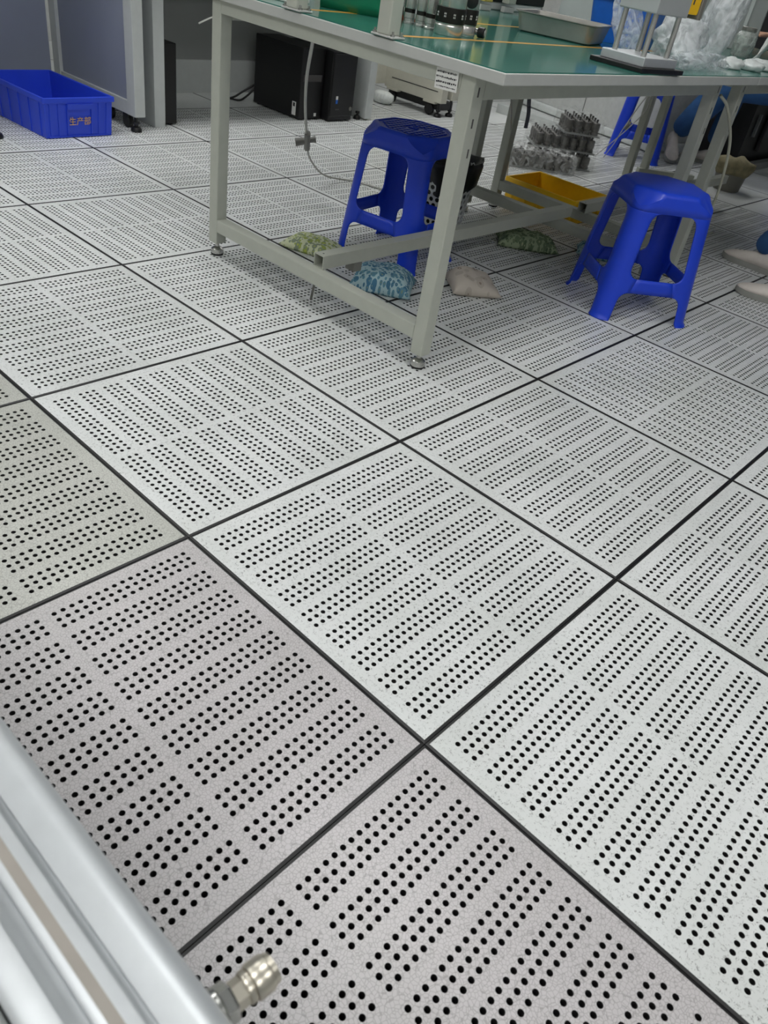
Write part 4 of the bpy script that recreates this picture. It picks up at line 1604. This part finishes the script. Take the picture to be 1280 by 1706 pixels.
def seated(pel, f, knees, ankles, toes, hands):
    """joint dictionary for a seated figure; f = facing direction (unit, horizontal)"""
    pel, f = Vector(pel), Vector(f).normalized()
    s_ = Vector((-f.y, f.x, 0))     # left
    J, Rr = {}, {}

    def a(k, p, r_):
        J[k], Rr[k] = tuple(p), r_
    z = Vector((0, 0, 1))
    a('pelvis', pel, (.15, .12))
    a('waist', pel + z * .15 + f * .02, (.135, .11))
    a('chest', pel + z * .34 + f * .05, (.15, .115))
    a('collar', pel + z * .48 + f * .05, (.09, .07))
    a('neck', pel + z * .56 + f * .065, .055)
    a('chin', pel + z * .635 + f * .10, (.075, .075))
    a('head', pel + z * .71 + f * .10, (.082, .092))
    a('crown', pel + z * .79 + f * .085, (.06, .07))
    E = [('pelvis', 'waist'), ('waist', 'chest'), ('chest', 'collar'), ('collar', 'neck'), ('neck', 'chin'), ('chin', 'head'), ('head', 'crown')]
    sk = {'neck', 'chin', 'head', 'crown'}
    for q, sd in ((0, 1), (1, -1)):
        n_ = 'lr'[q]
        a(n_ + 'hip', pel + s_ * (.09 * sd) + f * .06, .095)
        kn, an = Vector(knees[q]), Vector(ankles[q])
        a(n_ + 'thigh', (pel + s_ * (.09 * sd)) * .5 + kn * .5, .085)
        a(n_ + 'knee', kn, .068)
        a(n_ + 'calf', kn * .55 + an * .45, .066)
        a(n_ + 'ankle', an, .052)
        E += [('pelvis', n_ + 'hip'), (n_ + 'hip', n_ + 'thigh'), (n_ + 'thigh', n_ + 'knee'), (n_ + 'knee', n_ + 'calf'), (n_ + 'calf', n_ + 'ankle')]
        sh_ = pel + z * .46 + f * .05 + s_ * (.18 * sd)
        hd = Vector(hands[q])
        el = (sh_ + hd) * .5 - z * .12 + s_ * (.06 * sd)
        a(n_ + 'shoulder', sh_, .06)
        a(n_ + 'elbow', el, .046)
        a(n_ + 'wrist', hd - (hd - el).normalized() * .09, .03)
        d = (hd - el).normalized()
        a(n_ + 'palm', hd - d * .04, (.036, .018))
        E += [('collar', n_ + 'shoulder'), (n_ + 'shoulder', n_ + 'elbow'), (n_ + 'elbow', n_ + 'wrist'), (n_ + 'wrist', n_ + 'palm')]
        sk |= {n_ + 'wrist', n_ + 'palm'}
        lat = d.cross(z).normalized()
        for m_, (off, ln_) in enumerate(((-.03, .068), (-.01, .078), (.01, .072), (.03, .058))):
            b0, b1, b2 = hd - d * .005 + lat * off, hd + d * (ln_ * .5) + lat * off * 1.2 - z * .004, hd + d * ln_ + lat * off * 1.25 - z * .02
            for w_, p in enumerate((b0, b1, b2)):
                k = '%sfinger%d%d' % (n_, m_, w_)
                a(k, p, .0085)
                sk.add(k)
                E.append(((n_ + 'palm') if w_ == 0 else '%sfinger%d%d' % (n_, m_, w_ - 1), k))
        for w_, p in enumerate((hd - d * .055 + lat * (-.04 * sd), hd - d * .02 + lat * (-.06 * sd) - z * .01, hd + d * .01 + lat * (-.065 * sd) - z * .018)):
            k = '%sthumb%d' % (n_, w_)
            a(k, p, .0095)
            sk.add(k)
            E.append(((n_ + 'palm') if w_ == 0 else '%sthumb%d' % (n_, w_ - 1), k))
    return J, E, Rr, sk


J, E, Rr, sk = seated((-1.22, 5.12, .53), (-.97, -.24, 0), ((-1.78, 5.12, .50), (-1.80, 4.97, .50)), ((-1.85, 5.18, .12), (-2.045, 4.985, .15)), None, ((-1.62, 5.20, .80), (-1.70, 4.98, .80)))
Rr['rcalf'], Rr['rknee'], Rr['rankle'] = .098, .10, .07
person('person in blue work clothes and pale slip-on shoe, seated far behind the benches', (-1.3, 5.12, 0), J, E, Rr, sk,
       [((-1.925, 4.79, .0), (-2.07, 5.0, .10), 0), ((-2.02, 5.12, .0), (-1.78, 5.19, .0), 0)], (-.97, -.24, 0))
J, E, Rr, sk = seated((.10, 2.86, .53), (-1, .02, 0), ((-.33, 2.70, .52), (-.38, 3.07, .52)), ((-.34, 2.715, .11), (-.695, 3.10, .072)), None, ((-.42, 2.75, .80), (-.44, 3.0, .80)))
person('person in blue trousers and white sneakers seated at the right picture edge', (.05, 2.86, 0), J, E, Rr, sk,
       [((-.60, 2.69, .0), (-.325, 2.725, .0), 0, True), ((-.835, 3.115, .0), (-.57, 3.085, .0), 0, True)], (-1, .02, 0))
stool('blue plastic stool under the person at the right, outside the picture', (.10, 2.86, 0), .1, .437, .138, .175, .05, (.165, .372), .118, False, chamf=.014, win_w=.6, leg_bot=.68)
stool('blue plastic stool under the far seated person, behind the benches', (-1.15, 5.14, 0), .3, .437, .138, .175, .05, (.165, .372), .118, False, chamf=.014, win_w=.6, leg_bot=.68)

# ------------------------------------------------------------------ foreground aluminium rail and air coupler
fO = (.1, -.58, .40)
fr = thing('aluminium_rail', 'blurred silver aluminium machine rail across the lower left corner', 'rail', (.1, -.58, 0))


def extr(poly, x0, x1):
    """profile in (y, z) run along x"""
    b = MB()
    n = len(poly)
    vs = [(x0, y, z) for y, z in poly] + [(x1, y, z) for y, z in poly]
    b.add(vs, [tuple(range(n)), tuple(reversed(range(n, 2 * n)))] + [(i, n + i, n + (i + 1) % n, (i + 1) % n) for i in range(n)])
    return b


pf = []
R_ = .018
for k in range(9):
    a = -PI / 2 + PI * .5 * k / 8
    pf.append((.045 - R_ + R_ * math.cos(a), .372 + R_ + R_ * math.sin(a)))
for k in range(9):
    a = PI * .5 * k / 8
    pf.append((.045 - R_ + R_ * math.cos(a), .452 - R_ + R_ * math.sin(a)))
pf += [(.012, .452), (.012, .444), (.006, .444), (.006, .452)]
pf += [(-.010, .452), (-.014, .450), (-.014, .436), (-.026, .436), (-.026, .450), (-.04, .449), (-.045, .446), (-.045, .372)]
extr(pf, -1.0, .42).build('profile', M['alu'], fr, smooth='auto')
MB().box(-1.0, .42, -.0085, -.0015, .4515, .4525).build('brown_reflection', M['brown'], fr)  # brown reflection along the rail top, painted as a thin raised band
MB().box(-1.0, .42, -.21, -.046, .372, .438).build('side_plate', M['panel_light'], fr, bevel=.006, segs=3)
for x in (-.95, .38):
    MB().box(x - .02, x + .02, -.03, .01, .0, .372).build('leg', M['alu'], fr, bevel=.002)
cp = thing('air_coupler', 'nickel quick air coupler sticking out of the aluminium rail', 'coupler', (.181, -.531, .404))
T = Matrix.Rotation(-PI / 2, 4, 'X') @ Matrix.Rotation(.26, 4, 'Z')
T = Matrix.Rotation(math.radians(-6), 4, 'Z') @ T @ Matrix.Scale(.85, 4, (0, 0, 1))
MB().lathe([(.0145, -.004), (.0145, .003)], 24, 0, T).build('washer', M['zinc'], cp, smooth='auto')
MB().lathe([(.0125, .003), (.0135, .005), (.0135, .012), (.0125, .014)], 6, 0, T).build('hex_nut', M['zinc'], cp)
MB().lathe([(.0098, .014), (.0098, .0245)], 6, 0, T).build('hex_body', M['chrome'], cp)
MB().lathe([(.0105, .0245), (.0112, .026), (.0112, .0295), (.0105, .0305)], 28, 0, T).build('retaining_ring', M['chrome'], cp, smooth='auto')
MB().lathe([(.0115, .0305), (.0125, .032), (.0125, .0445), (.0118, .046)], 28, 0, T).build('sleeve', M['chrome'], cp, smooth='auto')
MB().lathe([(.0108, .046), (.0112, .047), (.0104, .051), (.0062, .052), (.0058, .045)], 28, 0, T, cap1=False).build('socket', M['chrome'], cp, smooth='auto')
